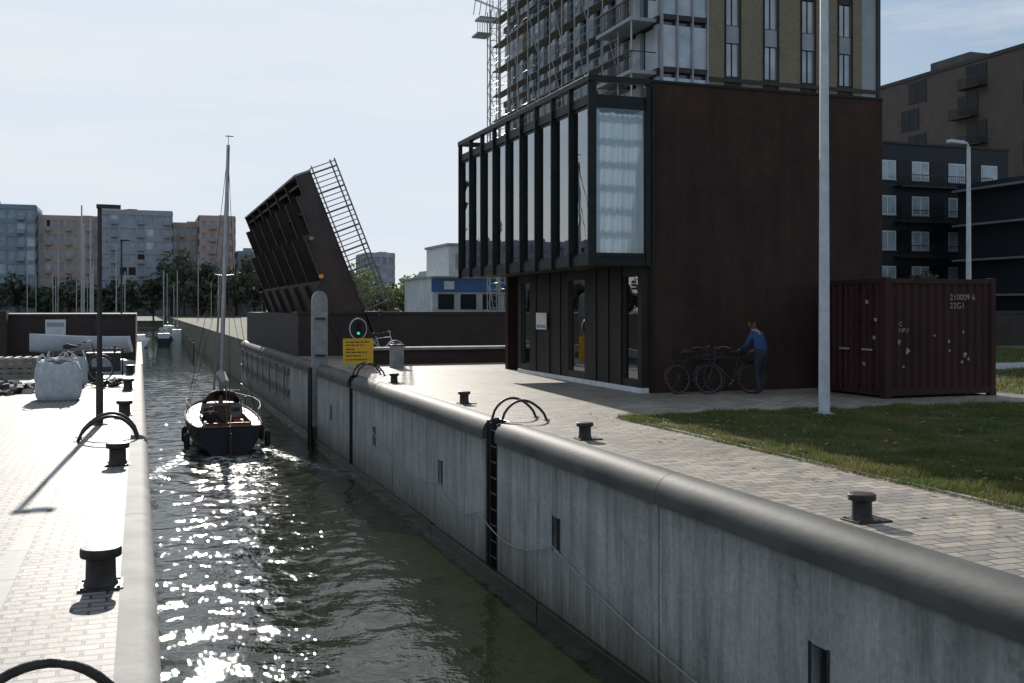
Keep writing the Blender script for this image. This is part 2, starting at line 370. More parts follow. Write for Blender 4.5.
def blades(n, x0, x1, y0, y1, h, w, zb=.006, power=1.0):
    t = np.random.rand(n)**power
    y = y0 + (y1-y0)*t; x = x0 + (x1-x0)*np.random.rand(n)
    f = np.sin(x*2.1+np.sin(y*1.3)*2)*np.sin(y*1.7+x)*.5+.5 + .5*(np.sin(x*5.3+y*2)*np.sin(y*4.1-x*2))
    clump = np.clip(.45+1.0*f, .2, 2)
    hh = h*(.5+np.random.rand(n))*clump; a = np.random.rand(n)*math.pi*2; ww = w*(.6+.8*np.random.rand(n))
    lx = np.random.normal(0, .5, n)*hh; ly = np.random.normal(0, .5, n)*hh
    V = np.zeros((n, 3, 3)); V[:,0] = np.stack([x-ww*np.cos(a), y-ww*np.sin(a), np.full(n, zb)], 1)
    V[:,1] = np.stack([x+ww*np.cos(a), y+ww*np.sin(a), np.full(n, zb)], 1)
    V[:,2] = np.stack([x+lx, y+ly, zb+hh], 1)
    return V.reshape(-1, 3)
V = np.concatenate([blades(90000, 8.24, 14, 6, 12, .055, .006), blades(90000, 8.24, 20, 10, YG-.05, .06, .008),
                    blades(16000, 19.3, 34, 18.2, 27, .08, .02), blades(16000, 19.3, 40, 30, 43, .1, .03),
                    blades(6000, 8.10, 8.34, 4, YG, .05, .006), blades(4000, 8.2, 15, YG-.1, YG+.05, .06, .007)])
fastmesh('grass', V, 3, M_['blade'])
nl = 600; lx = np.random.uniform(7.0, 16, nl); ly = np.random.uniform(7, 18.5, nl)
V = []
for a, b in zip(lx, ly):
    s = random.uniform(.02, .04); t = random.random()*6; z = (.05 if a > 8.2 and b < YG else .014)+random.random()*.02
    for q in range(4): V.append((a+s*math.cos(t+q*1.57), b+s*math.sin(t+q*1.57), z+random.uniform(-.008, .012)))
M_['dead'] = pm('dead_leaf', (.2,.13,.06), (.3,.22,.1), 5, .8)
fastmesh('fallen_leaves', np.array(V), 4, M_['dead'])

# ------------------------------------------------------------------ lock walls
def holed_wall(m, xf, xb, y0, y1, z0, z1, holes, k):
    hs = sorted([h for h in holes if y0 < h[0] < y1]); c = y0
    for (hy, hz, hw, hh) in hs:
        m.box(xf, xb, c, hy-hw, z0, z1, k); m.box(xf, xb, hy-hw, hy+hw, z0, hz-hh, k); m.box(xf, xb, hy-hw, hy+hw, hz+hh, z1, k); c = hy+hw
    m.box(xf, xb, c, y1, z0, z1, k)
def coping(m, xo, s, y0, y1, k, r=.26, w=.30):
    pr = []
    for i in range(9):
        t = math.pi/2*i/8; pr.append((xo + s*(r - r*math.cos(t)), -r + r*math.sin(t)))
    pr = [(xo, -r-.10)] + pr + [(xo+s*(w+.0), 0), (xo+s*w, -r-.10)]
    n = len(pr); vs = [(a, y0, b+.012) for a, b in pr] + [(a, y1, b+.012) for a, b in pr]
    fs = [(i, (i+1) % n, n+(i+1) % n, n+i) for i in range(n)] + [tuple(range(n)), tuple(range(n, 2*n))]
    m.add(vs, fs, k, True)
R = empty('right_lock_wall')
holes = [(1.7,-1.35,.13,.24),(8.15,-1.35,.13,.24),(14.6,-1.38,.13,.24),(21.0,-1.4,.13,.24),(27.5,-1.4,.13,.24),(34.2,-1.4,.13,.24)]
w = MB('wall_face', R)
segs = [(-10,17.35),(18.05,30.5),(31.1,37.0),(37.9,44.0)]
for a, b in segs: holed_wall(w, 5.87, XR+.02, a, b, ZW-1, -.345, holes, 'conc')
for a, b in ((17.35,18.05),(30.5,31.1),(37.0,37.9)): w.box(6.14, 6.16, a, b, ZW-1, -.0, 'algae')
w.box(5.87, XR+.02, 44, 66, ZW-1, -.345, 'conc')
w.done(.012)
b_ = MB('slot_backs', R)
for h in holes: b_.box(6.02, 6.1, h[0]-.16, h[0]+.16, h[1]-.27, h[1]+.27, 'rubber')
for h in holes:
    b_.box(5.862, 5.872, h[0]-.16, h[0]-.125, h[1]-.26, h[1]+.26, 'steel_dk'); b_.box(5.862, 5.872, h[0]+.125, h[0]+.16, h[1]-.26, h[1]+.26, 'steel_dk')
    b_.tube([(5.9, h[0], h[1]-.24), (5.9, h[0], h[1]+.24)], .018, 'steel_dk')
b_.done()
c = MB('coping', R)
for a, b in ((-10,5.2),(5.21,11.3),(11.31,17.35),(18.05,24.3),(24.31,30.5),(31.1,37.0),(37.9,44),(44.01,66)): coping(c, 5.82, 1, a, b, 'coping', .26, .33)
c.done()
a = MB('waterline_timber', R)
for q in range(12): 
    y0 = -10+q*6.3; a.box(5.78, 5.868, y0, min(y0+6.27, 66), ZW-.3, ZW+.20+random.uniform(-.01,.01), 'algae')
a.done(.01)
j = MB('joints', R)
for yy in (4.95, 11.3, 24.3, 34.0): j.box(5.8665, 5.8685, yy-.006, yy+.006, ZW, -.35, 'algae')
j.done()
t = MB('timber_fenders', R)
for z in (-.62,-1.5): t.box(5.78, 5.866, 44.2, 65.8, z-.12, z+.12, 'timber')
for q in range(8): t.box(5.74, 5.78, 45+q*2.7, 45.2+q*2.7, -1.9, -.42, 'timber')
t.done(.01)
Lw = empty('left_lock_wall')
w = MB('wall_face', Lw)
for a, b in ((-10,4.7),(5.3,16.9),(17.5,66)): w.box(-.15, .08, a, b, ZW-1, -.345, 'conc')
w.done()
c = MB('coping', Lw)
for a, b in ((-10,4.7),(5.3,10.8),(10.81,16.9),(17.5,24),(24.01,31),(31.01,39.6)): coping(c, .12, -1, a, b, 'copingL', .12, .25)
c.box(-.13,.12,39.61,66,-.4,0,'copingL')
c.done()

def ladder(name, yc, side):
    E = empty(name); m = MB('rungs', E)
    xf = 5.93 if side > 0 else .05
    for dy in (-.19,.19): m.tube([(xf, yc+dy, ZW-.2), (xf, yc+dy, -.05)], .022, 'steel_dk')
    z = ZW+.05
    while z < -.05: m.tube([(xf, yc-.19, z), (xf, yc+.19, z)], .015, 'steel_dk', 6); z += .28
    if side > 0:
        m.box(xf-.03, xf+.18, yc-.34, yc-.30, ZW-.2, -.02, 'steel_dk'); m.box(xf-.03, xf+.18, yc+.30, yc+.34, ZW-.2, -.02, 'steel_dk')
    m.done()
    m = MB('grab_rails', E)
    for dy in (-.27,.27):
        pts = []
        x0 = 5.98 if side > 0 else -.02
        for i in range(17):
            u = i/16; x = x0 + side*u*.85; z = .42*math.sin(math.pi*min(1, u*1.0))**.6 if 0 < u < 1 else 0
            pts.append((x, yc+dy, z*(1-.25*u)))
        m.tube(pts, .024, 'iron', 8)
        m.lathe((x0+side*.85, yc+dy, .003), [(.06,0),(.06,.015),(.03,.02)], 'iron', 12)
    m.done()
ladder('lock_ladder', 17.7, 1); ladder('lock_ladder', 30.8, 1); ladder('lock_ladder', 17.2, -1); ladder('lock_ladder', 5.0, -1)

def bollard(x, y, s=1.0, plate=0):
    m = MB('mooring_bollard')
    m.box(x-.17*s, x+.17*s+plate, y-.17*s, y+.17*s, .0, .022, 'iron')
    m.lathe((x, y, .02), [(.135*s,0),(.125*s,.02),(.115*s,.05),(.112*s,.20*s),(.115*s,.215*s),(.155*s,.225*s),(.158*s,.235*s),(.158*s,.285*s),(.15*s,.297*s),(.10*s,.305*s)], 'iron', 28)
    for a in (45,135,225,315): m.lathe((x+.19*s*math.cos(rad(a)), y+.19*s*math.sin(rad(a)), .02), [(.014,0),(.014,.012)], 'iron', 6)
    m.done(.003)
for y in (1.7, 8.1, 14.3, 20.8, 27.2, 33.6): bollard(-.26, y, .9)
for y in (1.7, 8.2, 14.7, 21.0, 27.4): bollard(6.38, y, .82, .1)

def rope(name, pts, r=.011):
    m = MB(name); out = []
    for (p, q, sag) in pts:
        for i in range(12):
            u = i/12; out.append((5.80, p[0]+(q[0]-p[0])*u, p[1]+(q[1]-p[1])*u - sag*4*u*(1-u)))
    out.append((5.80, pts[-1][1][0], pts[-1][1][1])); m.tube(out, r, 'rope', 6); m.done()
rope('mooring_rope', [((27.5,-1.25),(21.0,-1.62),.28), ((21.0,-1.62),(18.2,-1.7),.25), ((18.2,-1.7),(14.6,-1.55),.3), ((14.6,-1.55),(8.15,-2.2),.18), ((8.15,-2.2),(3,-2.2),.2)])

# ------------------------------------------------------------------ lamps, poles
def lamp_left(x, y, h, name='street_lamp'):
    m = MB(name); m.tube([(x,y,0),(x,y,.9)], .06, 'steel_dk', 12); m.tube([(x,y,.9),(x,y,h)], [.045,.035], 'steel_dk', 12)
    m.box(x-.05, x+.34, y-.06, y+.06, h-.02, h+.05, 'steel_dk'); m.box(x+.08, x+.33, y-.05, y+.05, h-.035, h-.0205, 'white')
    m.lathe((x,y,0), [(.13,0),(.13,.02),(.07,.05)], 'steel_dk', 14); m.done(.004)
lamp_left(-.64, 19.3, 3.72); lamp_left(-.75, 50, 5.0)
m = MB('light_mast'); m.tube([(12.07,16.6,0),(12.07,16.6,13)], [.105,.055], 'pole', 20)
m.lathe((12.07,16.6,0.005), [(.2,0),(.2,.03),(.12,.05)], 'pole', 20); m.box(11.98,12.02,16.49,16.51,.6,1.1,'pole'); m.box(11.6,12.55,16.5,16.7,12.9,13,'pole'); m.done()
m = MB('street_lamp'); x, y = 29.7, 31.9
m.tube([(x,y,0),(x,y,8.1)], [.11,.07], 'pole', 14); m.tube([(x,y,8.1),(x-.08,y,8.25),(x-.35,y,8.3)], .045, 'pole', 10)
m.obox((x-.6, y, 8.28), Matrix.Rotation(rad(3),3,'Y'), .34, .12, .06, 'pole'); m.done(.01)

# ------------------------------------------------------------------ main building
B = empty('lock_keeper_building')
x0, x1, xi, y0, y1 = 9.76, 17.9, 11.3, 22.2, 32.6
zt, zb = 7.36, 3.0
m = MB('corten_walls', B)
m.box(xi, x1, y0, y0+.25, 0, 7.30, 'brick_dk'); m.box(x1-.25, x1, y0+.25, y1, 0, 7.29, 'brick_dk')
m.box(xi+.01, x1-.25, y1-.25, y1, 0, 7.29, 'brick_dk')
m.box(xi+.1, x1-.25, y0+.25, y1-.25, 6.7, 6.95, 'roof')
m.box(xi-.02, x1+.02, y0-.03, y0+.28, 7.30, 7.36, 'frame')
m.done()
m = MB('frame', B)
m.box(x0+.02, xi-.004, y0+.02, y1-.02, zb, zb+.22, 'frame')
m.box(x0+.02, x0+.14, y0+.26, y1-.02, 6.72, 6.94, 'frame'); m.box(xi-.02, xi+.098, y0+.26, y1-.02, 6.72, 6.94, 'frame'); m.box(x0+.02, xi-.004, y0+.02, y0+.26, 6.72, 6.94, 'frame')
m.box(x0-.06, x0+.10, y0-.06, y1+.06, 7.22, 7.36, 'frame')
m.box(x0+.10, xi-.03, y0-.06, y0+.10, 7.221, 7.361, 'frame')
m.box(x0+.10, xi+.3, y1-.10, y1+.06, 7.221, 7.361, 'frame')
nb = 9; bw = (y1-y0)/nb
for i in range(nb+1):
    y = y0 + bw*i
    m.box(x0-.05, x0+.08, y-.03, y+.03, zb-.04, 7.22, 'frame')
    if 0 < i < nb: m.box(x0+.14, xi-.02, y-.03, y+.03, 6.78, 6.93, 'frame')
m.box(x0+.06, x0+.11, y0+.03, y1, zb+.2, zb+.28, 'frame'); m.box(x0+.06, x0+.11, y0+.03, y1, 6.64, 6.71, 'frame')
m.box(x0+.08, x0+.16, y0-.02, y0+.10, zb+.001, 7.2, 'frame'); m.box(xi-.12, xi-.005, y0-.05, y0+.10, zb-.02, 7.2, 'frame')
m.box(x0+.16, xi-.12, y0-.01, y0+.09, zb+.18, zb+.28, 'frame'); m.box(x0+.16, xi-.12, y0-.01, y0+.09, 6.64, 6.72, 'frame')
m.box(x0+.1, xi-.01, y0-.015, y0+.02, zb-.02, zb+.17, 'frame')
m.done(.006)
m = MB('glazing', B)
for i in range(nb):
    y = y0+bw*i
    m.box(x0+.070, x0+.078, y+.031, y+bw-.031, zb+.28, 6.64, 'glass_r')
m.box(x0+.16, xi-.12, y0+.03, y0+.036, zb+.28, 6.64, 'glass')
m.box(x0+.2, xi+.1, y1-.06, y1-.05, zb+.22, 6.72, 'glass')
m.box(x0+.14, xi-.02, y0+.26, y1-.1, 6.94, 6.95, 'glass_t')  # skylight strip, added so the sun backlights the curtains
m.done()
m = MB('interior', B)
m.box(xi+1.6, xi+1.7, y0+.3, y1-.3, zb+.2, 6.7, 'int'); m.box(x0+.2, xi+1.6, y0+.3, y1-.1, zb+.22, zb+.24, 'int'); m.box(xi, xi+1.6, y0+.3, y1-.1, 6.69, 6.695, 'int')
m.done()
def curtain(m, a, b, z0, z1, fixed, axis_, amp=.035, wl=.11, k='curtain'):
    n = max(8, int(abs(b-a)/.014)); vs = []; ph = random.random()*6
    for i in range(n+1):
        u = a+(b-a)*i/n; o = amp*math.sin(2*math.pi*u/wl+ph+1.6*math.sin(u*7)) + .5*amp*math.sin(2*math.pi*u/(wl*2.7))
        for z, s in ((z0, 1.3), ((z0+z1)/2, 1.0), (z1, .7)):
            vs.append((u, fixed+o*s, z) if axis_ == 'x' else (fixed+o*s, u, z))
    m.add(vs, [(3*i+j, 3*i+3+j, 3*i+4+j, 3*i+1+j) for i in range(n) for j in range(2)], k, True)
m = MB('curtains', B)
curtain(m, x0+.18, xi-.14, zb+.28, 6.55, y0+.20, 'x', .06, .15)
for i in range(nb):
    a = y0+bw*i+.06
    if i in (2, 6): curtain(m, a, a+bw*.4, zb+.3, 6.6, x0+.26, 'y')
    else: curtain(m, a+.05, a+bw*random.uniform(.7,.93), zb+.3, 6.6, x0+.26, 'y')
m.done()
m = MB('ground_floor', B)
xg = 11.1; yb = 30.6
ops = [(22.45,23.3),(25.6,26.7),(29.75,30.5)]
c = y0+.05
for a, b in ops:
    m.box(xg, xg+.2, c, a, .12, zb, 'gfpanel'); m.box(xg, xg+.2, a, b, .12, .3, 'frame'); m.box(xg, xg+.2, a, b, 2.75, zb, 'frame')
    m.box(xg+.03, xg+.09, a, a+.06, .3, 2.75, 'steel_dk'); m.box(xg+.03, xg+.09, b-.06, b, .3, 2.75, 'steel_dk'); m.box(xg+.08, xg+.09, a+.06, b-.06, .3, 2.75, 'glass_g')
    c = b
m.box(xg, xg+.2, c, yb, .12, zb, 'gfpanel'); m.box(xg, x1-.3, yb, yb+.2, 0, zb, 'gfpanel'); m.box(xg+.2, xi, y0+.05, y0+.24, .0, zb-.002, 'gfpanel')
m.box(xg-.04, xg+.18, y0+.02, yb+.1, 0, .12, 'white')
for y in (23.35, 24.1, 24.85, 27.3, 28.1, 29.2): m.box(xg-.03, xg-.002, y-.03, y+.03, .13, zb-.01, 'frame')
m.box(xg+2, xg+2.1, y0+.4, yb, 0, zb, 'int')
m.done(.004)
m = MB('wall_sign', B); m.box(xg-.10, xg-.07, 28.15, 28.95, 1.38, 1.86, 'white'); m.box(xg-.104, xg-.1005, 28.2, 28.9, 1.42, 1.52, 'greypan'); m.done(.003)
m = MB('downpipe', B); m.tube([(xi+.05,y0-.05,.02),(xi+.05,y0-.05,7.2)], .03, 'frame', 10); m.done()

# ------------------------------------------------------------------ container
C = empty('shipping_container'); cx0, cx1, cy0, cy1, ch = 15.43, 18.5, 19.03, 21.45, 2.66
m = MB('frame', C)
for x in (cx0, cx1-.14):
    for y in (cy0, cy1-.14): m.box(x, x+.14, y, y+.14, .03, ch, 'rust')
for x in (cx0-.01, cx1-.15):
    for y in (cy0-.01, cy1-.15):
        for z in (.0, ch-.1): m.box(x, x+.16, y, y+.16, z, z+.12, 'rust')
for z in ((.06,.2),(ch-.12,ch-.01)):
    m.box(cx0+.14, cx1-.14, cy0+.01, cy0+.1, z[0], z[1], 'rust'); m.box(cx0+.01, cx0+.1, cy0+.14, cy1-.14, z[0], z[1], 'rust')
    m.box(cx0+.14, cx1-.14, cy1-.1, cy1-.01, z[0], z[1], 'rust'); m.box(cx1-.1, cx1-.01, cy0+.14, cy1-.14, z[0], z[1], 'rust')
m.box(cx0+.1, cx1-.1, cy0+.1, cy1-.1, ch-.08, ch-.04, 'rust'); m.box(cx0+.1, cx1-.1, cy0+.1, cy1-.1, .1, .16, 'rust')
m.done(.006)
def corrug(m, a, b, f, axis_, z0, z1, dep, pitch=.22):
    pts = []; u = a; 
    while u < b-.001:
        for du, o in ((0,0),(.07,0),(.11,dep),(.18,dep)):
            if u+du < b: pts.append((u+du, f+o))
        u += pitch
    pts.append((b, f)); vs = []
    for u, o in pts:
        for z in (z0, z1): vs.append((u, o, z) if axis_ == 'x' else (o, u, z))
    m.add(vs, [(2*i, 2*i+2, 2*i+3, 2*i+1) for i in range(len(pts)-1)], 'rust')
m = MB('corrugated_sides', C)
corrug(m, cx0+.14, cx1-.14, cy0+.03, 'x', .2, ch-.12, .04); corrug(m, cy0+.14, cy1-.14, cx0+.03, 'y', .2, ch-.12, .04)
corrug(m, cy0+.14, cy1-.14, cx1-.07, 'y', .2, ch-.12, .04); corrug(m, cx0+.14, cx1-.14, cy1-.07, 'x', .2, ch-.12, .04)
m.done()
m = MB('door_gear', C)
for y in (cy0+.45, cy0+.95, cy0+1.5, cy0+2.0):
    m.tube([(cx0-.03,y,.15),(cx0-.03,y,ch-.1)], .018, 'rust', 8)
    for z in (.25, 1.0, 1.7, 2.4): m.box(cx0-.045, cx0+.03, y-.05, y+.05, z, z+.05, 'rust')
m.box(cx0-.05, cx0-.03, cy0+.4, cy0+.75, 1.05, 1.09, 'scaf'); m.box(cx0-.05, cx0-.03, cy0+1.2, cy0+1.55, 1.05, 1.09, 'scaf')
m.done()
def text(parent, s, loc, rot, size, k, name='lettering'):
    cu = bpy.data.curves.new(name, 'FONT'); cu.body = s; cu.size = size; cu.extrude = .002; cu.materials.append(M_[k])
    o = bpy.data.objects.new(name, cu); scene.collection.objects.link(o); o.location = loc; o.rotation_euler = rot; o.parent = parent; return o
text(C, '210009 6\n22G1', (cx0+1.75, cy0-.004, 2.18), (rad(90),0,0), .19, 'mark')
text(C, 'C\nNFU', (cx0+.35, cy0-.004, 1.6), (rad(90),0,0), .14, 'mark')
m = MB('labels', C); lr = random.Random(11)
def scuff(x, z, s):
    n = 11; vs = [(cx0+x+s*lr.uniform(.3,1)*math.cos(6.283*i/n), cy0+.018, z+s*lr.uniform(.3,1)*math.sin(6.283*i/n)) for i in range(n)]
    m.add(vs, [tuple(range(n))], 'mark')
for (x, z, s) in ((.38,1.25,.07),(.62,1.05,.09),(1.35,1.38,.04),(1.75,1.25,.05),(1.77,1.05,.05),(2.15,1.45,.05),(2.2,.95,.09),(2.3,.85,.05),(2.12,.78,.05),(.5,.7,.04)): scuff(x, z, s)
for (y, z) in ((.3,1.7),(.35,1.3),(.6,2.1),(.7,.7)): m.box(cx0+.016, cx0+.02, cy0+y, cy0+y+.10, z, z+.08, 'mark')
m.done()

# ------------------------------------------------------------------ bicycles
def bike(x, y, ang, lean=8, k='steel_dk', basket=False, name='bicycle', rim='alu'):
    mx = Matrix.Translation((x, y, .02)) @ Matrix.Rotation(rad(ang), 4, 'Z') @ Matrix.Rotation(rad(lean), 4, 'X')
    m = MB(name, None, mx); r = .34
    for wx in (-.53,.53):
        m.tube([(wx+r*math.cos(t), 0, r+r*math.sin(t)) for t in [2*math.pi*i/28 for i in range(28)]], .020, 'rubber', 6, closed=True)
        m.tube([(wx+(r-.03)*math.cos(t), 0, r+(r-.03)*math.sin(t)) for t in [2*math.pi*i/28 for i in range(28)]], .006, rim, 5, closed=True)
        for i in range(14):
            t = 2*math.pi*i/14; m.tube([(wx, .02*(-1)**i, r),(wx+(r-.03)*math.cos(t), 0, r+(r-.03)*math.sin(t))], .0016, rim, 4)
        m.tube([(wx,-.05,r),(wx,.05,r)], .025, 'steel_dk', 8)
        m.tube([(wx+(r+.04)*math.cos(t), 0, r+(r+.04)*math.sin(t)) for t in [rad(a) for a in range(20 if wx > 0 else 10, 190 if wx < 0 else 150, 12)]], .018, k, 5)
    bb = (-.05,0,.30); seat = (-.22,0,.80); hd = (.36,0,.86); hd2 = (.40,0,.70)
    for a, b, rr in ((bb,seat,.016),(seat,hd,.014),(bb,hd2,.018),(hd,hd2,.02),((-.53,.04,r),bb,.010),((-.53,-.04,r),bb,.010),((-.53,.04,r),seat,.008),((-.53,-.04,r),seat,.008),(hd2,(.53,.04,r),.012),(hd2,(.53,-.04,r),.012),(seat,(-.25,0,.93),.013),(hd,(.33,0,1.05),.012)):
        m.tube([a,b], rr, k, 7)
    m.tube([(.12,-.30,1.04),(.25,-.26,1.08),(.34,-.1,1.06),(.34,.1,1.06),(.25,.26,1.08),(.12,.30,1.04)], .012, rim, 7)
    m.tube([(.12,-.30,1.04),(.03,-.31,1.02)], .018, 'rubber', 7); m.tube([(.12,.30,1.04),(.03,.31,1.02)], .018, 'rubber', 7)
    m.tube([(-.40,0,.95),(-.30,0,.965),(-.15,0,.955),(-.02,0,.95)], [.05,.08,.045,.02], 'rubber', 10)
    m.box(-.78,-.36,-.07,.07,.74,.755,k); m.tube([(-.6,0,.74),(-.53,0,.36)], .008, k, 5)
    m.tube([(-.05,-.09,.30),(-.05,.09,.30)], .012, rim, 6); m.tube([(-.05,.09,.30),(.08,.09,.19)], .009, rim, 6); m.tube([(-.05,-.09,.30),(-.18,-.09,.41)], .009, rim, 6)
    m.box(.03,.13,.09,.17,.17,.19,'rubber'); m.box(-.23,-.13,-.17,-.09,.40,.42,'rubber')
    m.lathe((.52,0,.85), [(.03,0),(.05,.03),(.05,.06)], 'steel_dk', 10)
    if basket:
        for z in (.78,.9,1.02): m.tube([(.42,-.17,z),(.72,-.17,z),(.72,.17,z),(.42,.17,z)], .006, k, 5, closed=True)
        for q in range(6): m.tube([(.42+q*.06,-.17,.78),(.42+q*.06,-.17,1.02)], .004, k, 4); m.tube([(.42+q*.06,.17,.78),(.42+q*.06,.17,1.02)], .004, k, 4)
        m.box(.42,.72,-.17,.17,.775,.785,k)
    return m.done()
bike(12.3, 21.75, 8, -6, basket=True, rim='rail'); bike(12.95, 21.35, 172, 5, basket=True, rim='rail')
bike(8.9, 40.2, 5, -6, 'white'); bike(-1.5, 30.5, 15, -8, 'steel_dk')

# ------------------------------------------------------------------ people
def figure(name, base, yaw, J, E_, mats, hair_y=-1):
    names = list(J); me = bpy.data.meshes.new(name+'_sk')
    me.from_pydata([J[n][0] for n in names], [(names.index(a), names.index(b)) for a, b in E_], [])
    o = bpy.data.objects.new(name+'_sk', me); scene.collection.objects.link(o)
    o.modifiers.new('s', 'SKIN'); ss = o.modifiers.new('u', 'SUBSURF'); ss.levels = 2; ss.render_levels = 2
    for i, n in enumerate(names):
        r = J[n][1]; me.skin_vertices[0].data[i].radius = r if isinstance(r, tuple) else (r, r)
    me.skin_vertices[0].data[0].use_root = True
    dg = bpy.context.evaluated_depsgraph_get(); ev = o.evaluated_get(dg); nm = bpy.data.meshes.new_from_object(ev)
    bpy.data.objects.remove(o)
    mk = []
    for n in names:
        k = J[n][2]
        if k not in mk: mk.append(k)
    nm.materials.clear()
    for k in mk: nm.materials.append(M_[k])
    if 'hair' not in mk and 'skin' in mk: nm.materials.append(M_['hair']); mk.append('hair')
    hc = Vector(J['head2'][0])
    segs = [(Vector(J[a][0]), Vector(J[b][0]), J[b][2]) for a, b in E_]
    for p in nm.polygons:
        c = Vector(p.center); best = None
        for a, b, k in segs:
            ab = b-a; t = max(0, min(1, (c-a).dot(ab)/max(1e-9, ab.length_squared))); d = (c-(a+ab*t)).length
            if best is None or d < best[0]: best = (d, k)
        k = best[1]
        if k == 'skin' and c.z > hc.z-.13 and abs(c.x-hc.x) < .15 and (c.z > hc.z+.045 or c.y < hc.y+.01): k = 'hair'
        p.material_index = mk.index(k); p.use_smooth = True
    ro = bpy.data.objects.new(name, nm); scene.collection.objects.link(ro)
    ro.location = base; ro.rotation_euler = (0, 0, yaw)
    m = MB('face_and_hands', ro)
    f = hc + Vector((0,.088,-.02)); m.tube([f+Vector((0,-.01,.03)), f+Vector((0,.018,-.012)), f+Vector((0,-.004,-.022))], [.008,.015,.010], 'skin', 8)
    for s in (-1,1):
        m.tube([hc+Vector((s*.085,0,.01)), hc+Vector((s*.102,-.008,0)), hc+Vector((s*.085,-.002,-.03))], [.012,.018,.009], 'skin', 8)
        m.tube([f+Vector((s*.032,-.016,.03)), f+Vector((s*.032,-.006,.03))], .010, 'hair', 8)
        sd = 'L' if s < 0 else 'R'; h = Vector(J['hand'+sd][0]); wv = (h-Vector(J['wrist'+sd][0])).normalized(); side = wv.cross(Vector((0,0,1))).normalized()
        for i, L in enumerate((.065,.078,.074,.058)):
            b0 = h + side*(i-1.5)*.019; m.tube([b0, b0+wv*L*.5, b0+wv*L*.8+Vector((0,0,-.02)), b0+wv*L*.75+Vector((0,0,-.045))], [.0095,.009,.008,.006], 'skin', 8)
        m.tube([h-wv*.05-side*s*-.02, h-wv*.01-side*s*.045, h+wv*.03-side*s*.045+Vector((0,0,-.015))], [.013,.011,.008], 'skin', 8)
    m.tube([f+Vector((-.022,-.012,-.045)), f+Vector((0,-.004,-.047)), f+Vector((.022,-.012,-.045))], .005, 'redm', 6)
    m.done(); return ro
E_ = [('pelvis','spine'),('spine','chest'),('chest','neck'),('neck','head1'),('head1','head2')]
for s in 'LR': E_ += [('chest','sh'+s),('sh'+s,'el'+s),('el'+s,'wrist'+s),('wrist'+s,'hand'+s),('pelvis','hip'+s),('hip'+s,'knee'+s),('knee'+s,'ankle'+s),('ankle'+s,'toe'+s)]
def joints(pelvis, spine, chest, neck, h1, h2, arm, leg, top, trou):
    J = {'pelvis':(pelvis,(.15,.12),top),'spine':(spine,(.155,.12),top),'chest':(chest,(.17,.125),top),'neck':(neck,.058,'skin'),'head1':(h1,(.07,.08),'skin'),'head2':(h2,(.085,.10),'skin')}
    for s, sg in (('L',-1),('R',1)):
        a, l = arm[s], leg[s]
        for n, p, r, k in zip(('sh','el','wrist','hand'), a, (.078,.055,.036,.036), (top,top,top,'skin')): J[n+s] = ((sg*p[0],p[1],p[2]), r, k)
        for n, p, r, k in zip(('hip','knee','ankle','toe'), l, (.105,.072,.048,.042), (trou,trou,trou,'rubber')): J[n+s] = ((sg*p[0],p[1],p[2]), r, k)
    return J
J = joints((0,0,.96),(0,.05,1.15),(0,.14,1.34),(0,.21,1.47),(0,.25,1.54),(0,.28,1.64),
    {'L':[(.18,.15,1.38),(.27,.22,1.13),(.22,.44,1.03),(.20,.51,1.02)],'R':[(.18,.15,1.38),(.28,.20,1.14),(.22,.40,1.0),(.19,.47,.98)]},
    {'L':[(.09,0,.90),(.11,.06,.50),(.13,-.06,.09),(.15,.09,.045)],'R':[(.09,0,.90),(.10,.12,.50),(.11,.10,.09),(.12,.25,.045)]}, 'blue', 'trouser')
figure('person_in_blue_jacket', (13.52, 20.95, .004), rad(18), J, E_, None)

# ------------------------------------------------------------------ bridge
BR = empty('bascule_bridge'); HX, HZ, AL, LEN = 8.9, 2.1, rad(68.5), 6.0
by0, by1 = 44.0, 66.0
D = Vector((-math.cos(AL),0,math.sin(AL))); Nn = Vector((math.sin(AL),0,math.cos(AL)))
ax = Matrix((( D.x,0,Nn.x),(0,1,0),(D.z,0,Nn.z)))
def P(s, n): return Vector((HX,0,HZ)) + D*s + Nn*n
m = MB('bascule_leaf', BR)
def lb(s0, s1, ya, yb, n0, n1, k='bridge'):
    c = P((s0+s1)/2, (n0+n1)/2); c.y = (ya+yb)/2; m.obox(c, ax, (s1-s0)/2, (yb-ya)/2, (n1-n0)/2, k)
lb(-1.2, LEN, by0, by1, -.06, 0, 'steel_dk')
lb(-1.2, LEN-.02, by0+.02, by1-.02, -.14, -.061)
for i in range(7):
    y = by0+.02+i*(by1-by0-.34)/6
    for a, b, dep in ((-2.0,1.5,1.45),(1.5,3.6,1.2),(3.6,5.2,.9),(5.2,LEN,.62)):
        lb(a, b-.002, y, y+.05 if i else y+.09, -dep, -.141)
        lb(a, b-.002, y-.09+.02, y+.16, -dep-.05, -dep-.001)
for s in (.3,1.7,3.1,4.5,5.6): lb(s, s+.1, by0+.12, by1-.35, -.6, -.142)
lb(-1.6, 1.6, by0+.14, by1-.4, -1.3, -1.2)
lb(LEN-.001, LEN+.08, by0, by1, -.68, .03, 'greypan')
m.done()
m = MB('counterweight', BR); c = P(-1.6,-.7); c.y = (by0+by1)/2; m.obox(c, ax, .8, (by1-by0)/2-.6, .6, 'bridge'); m.done()
m = MB('railings', BR)
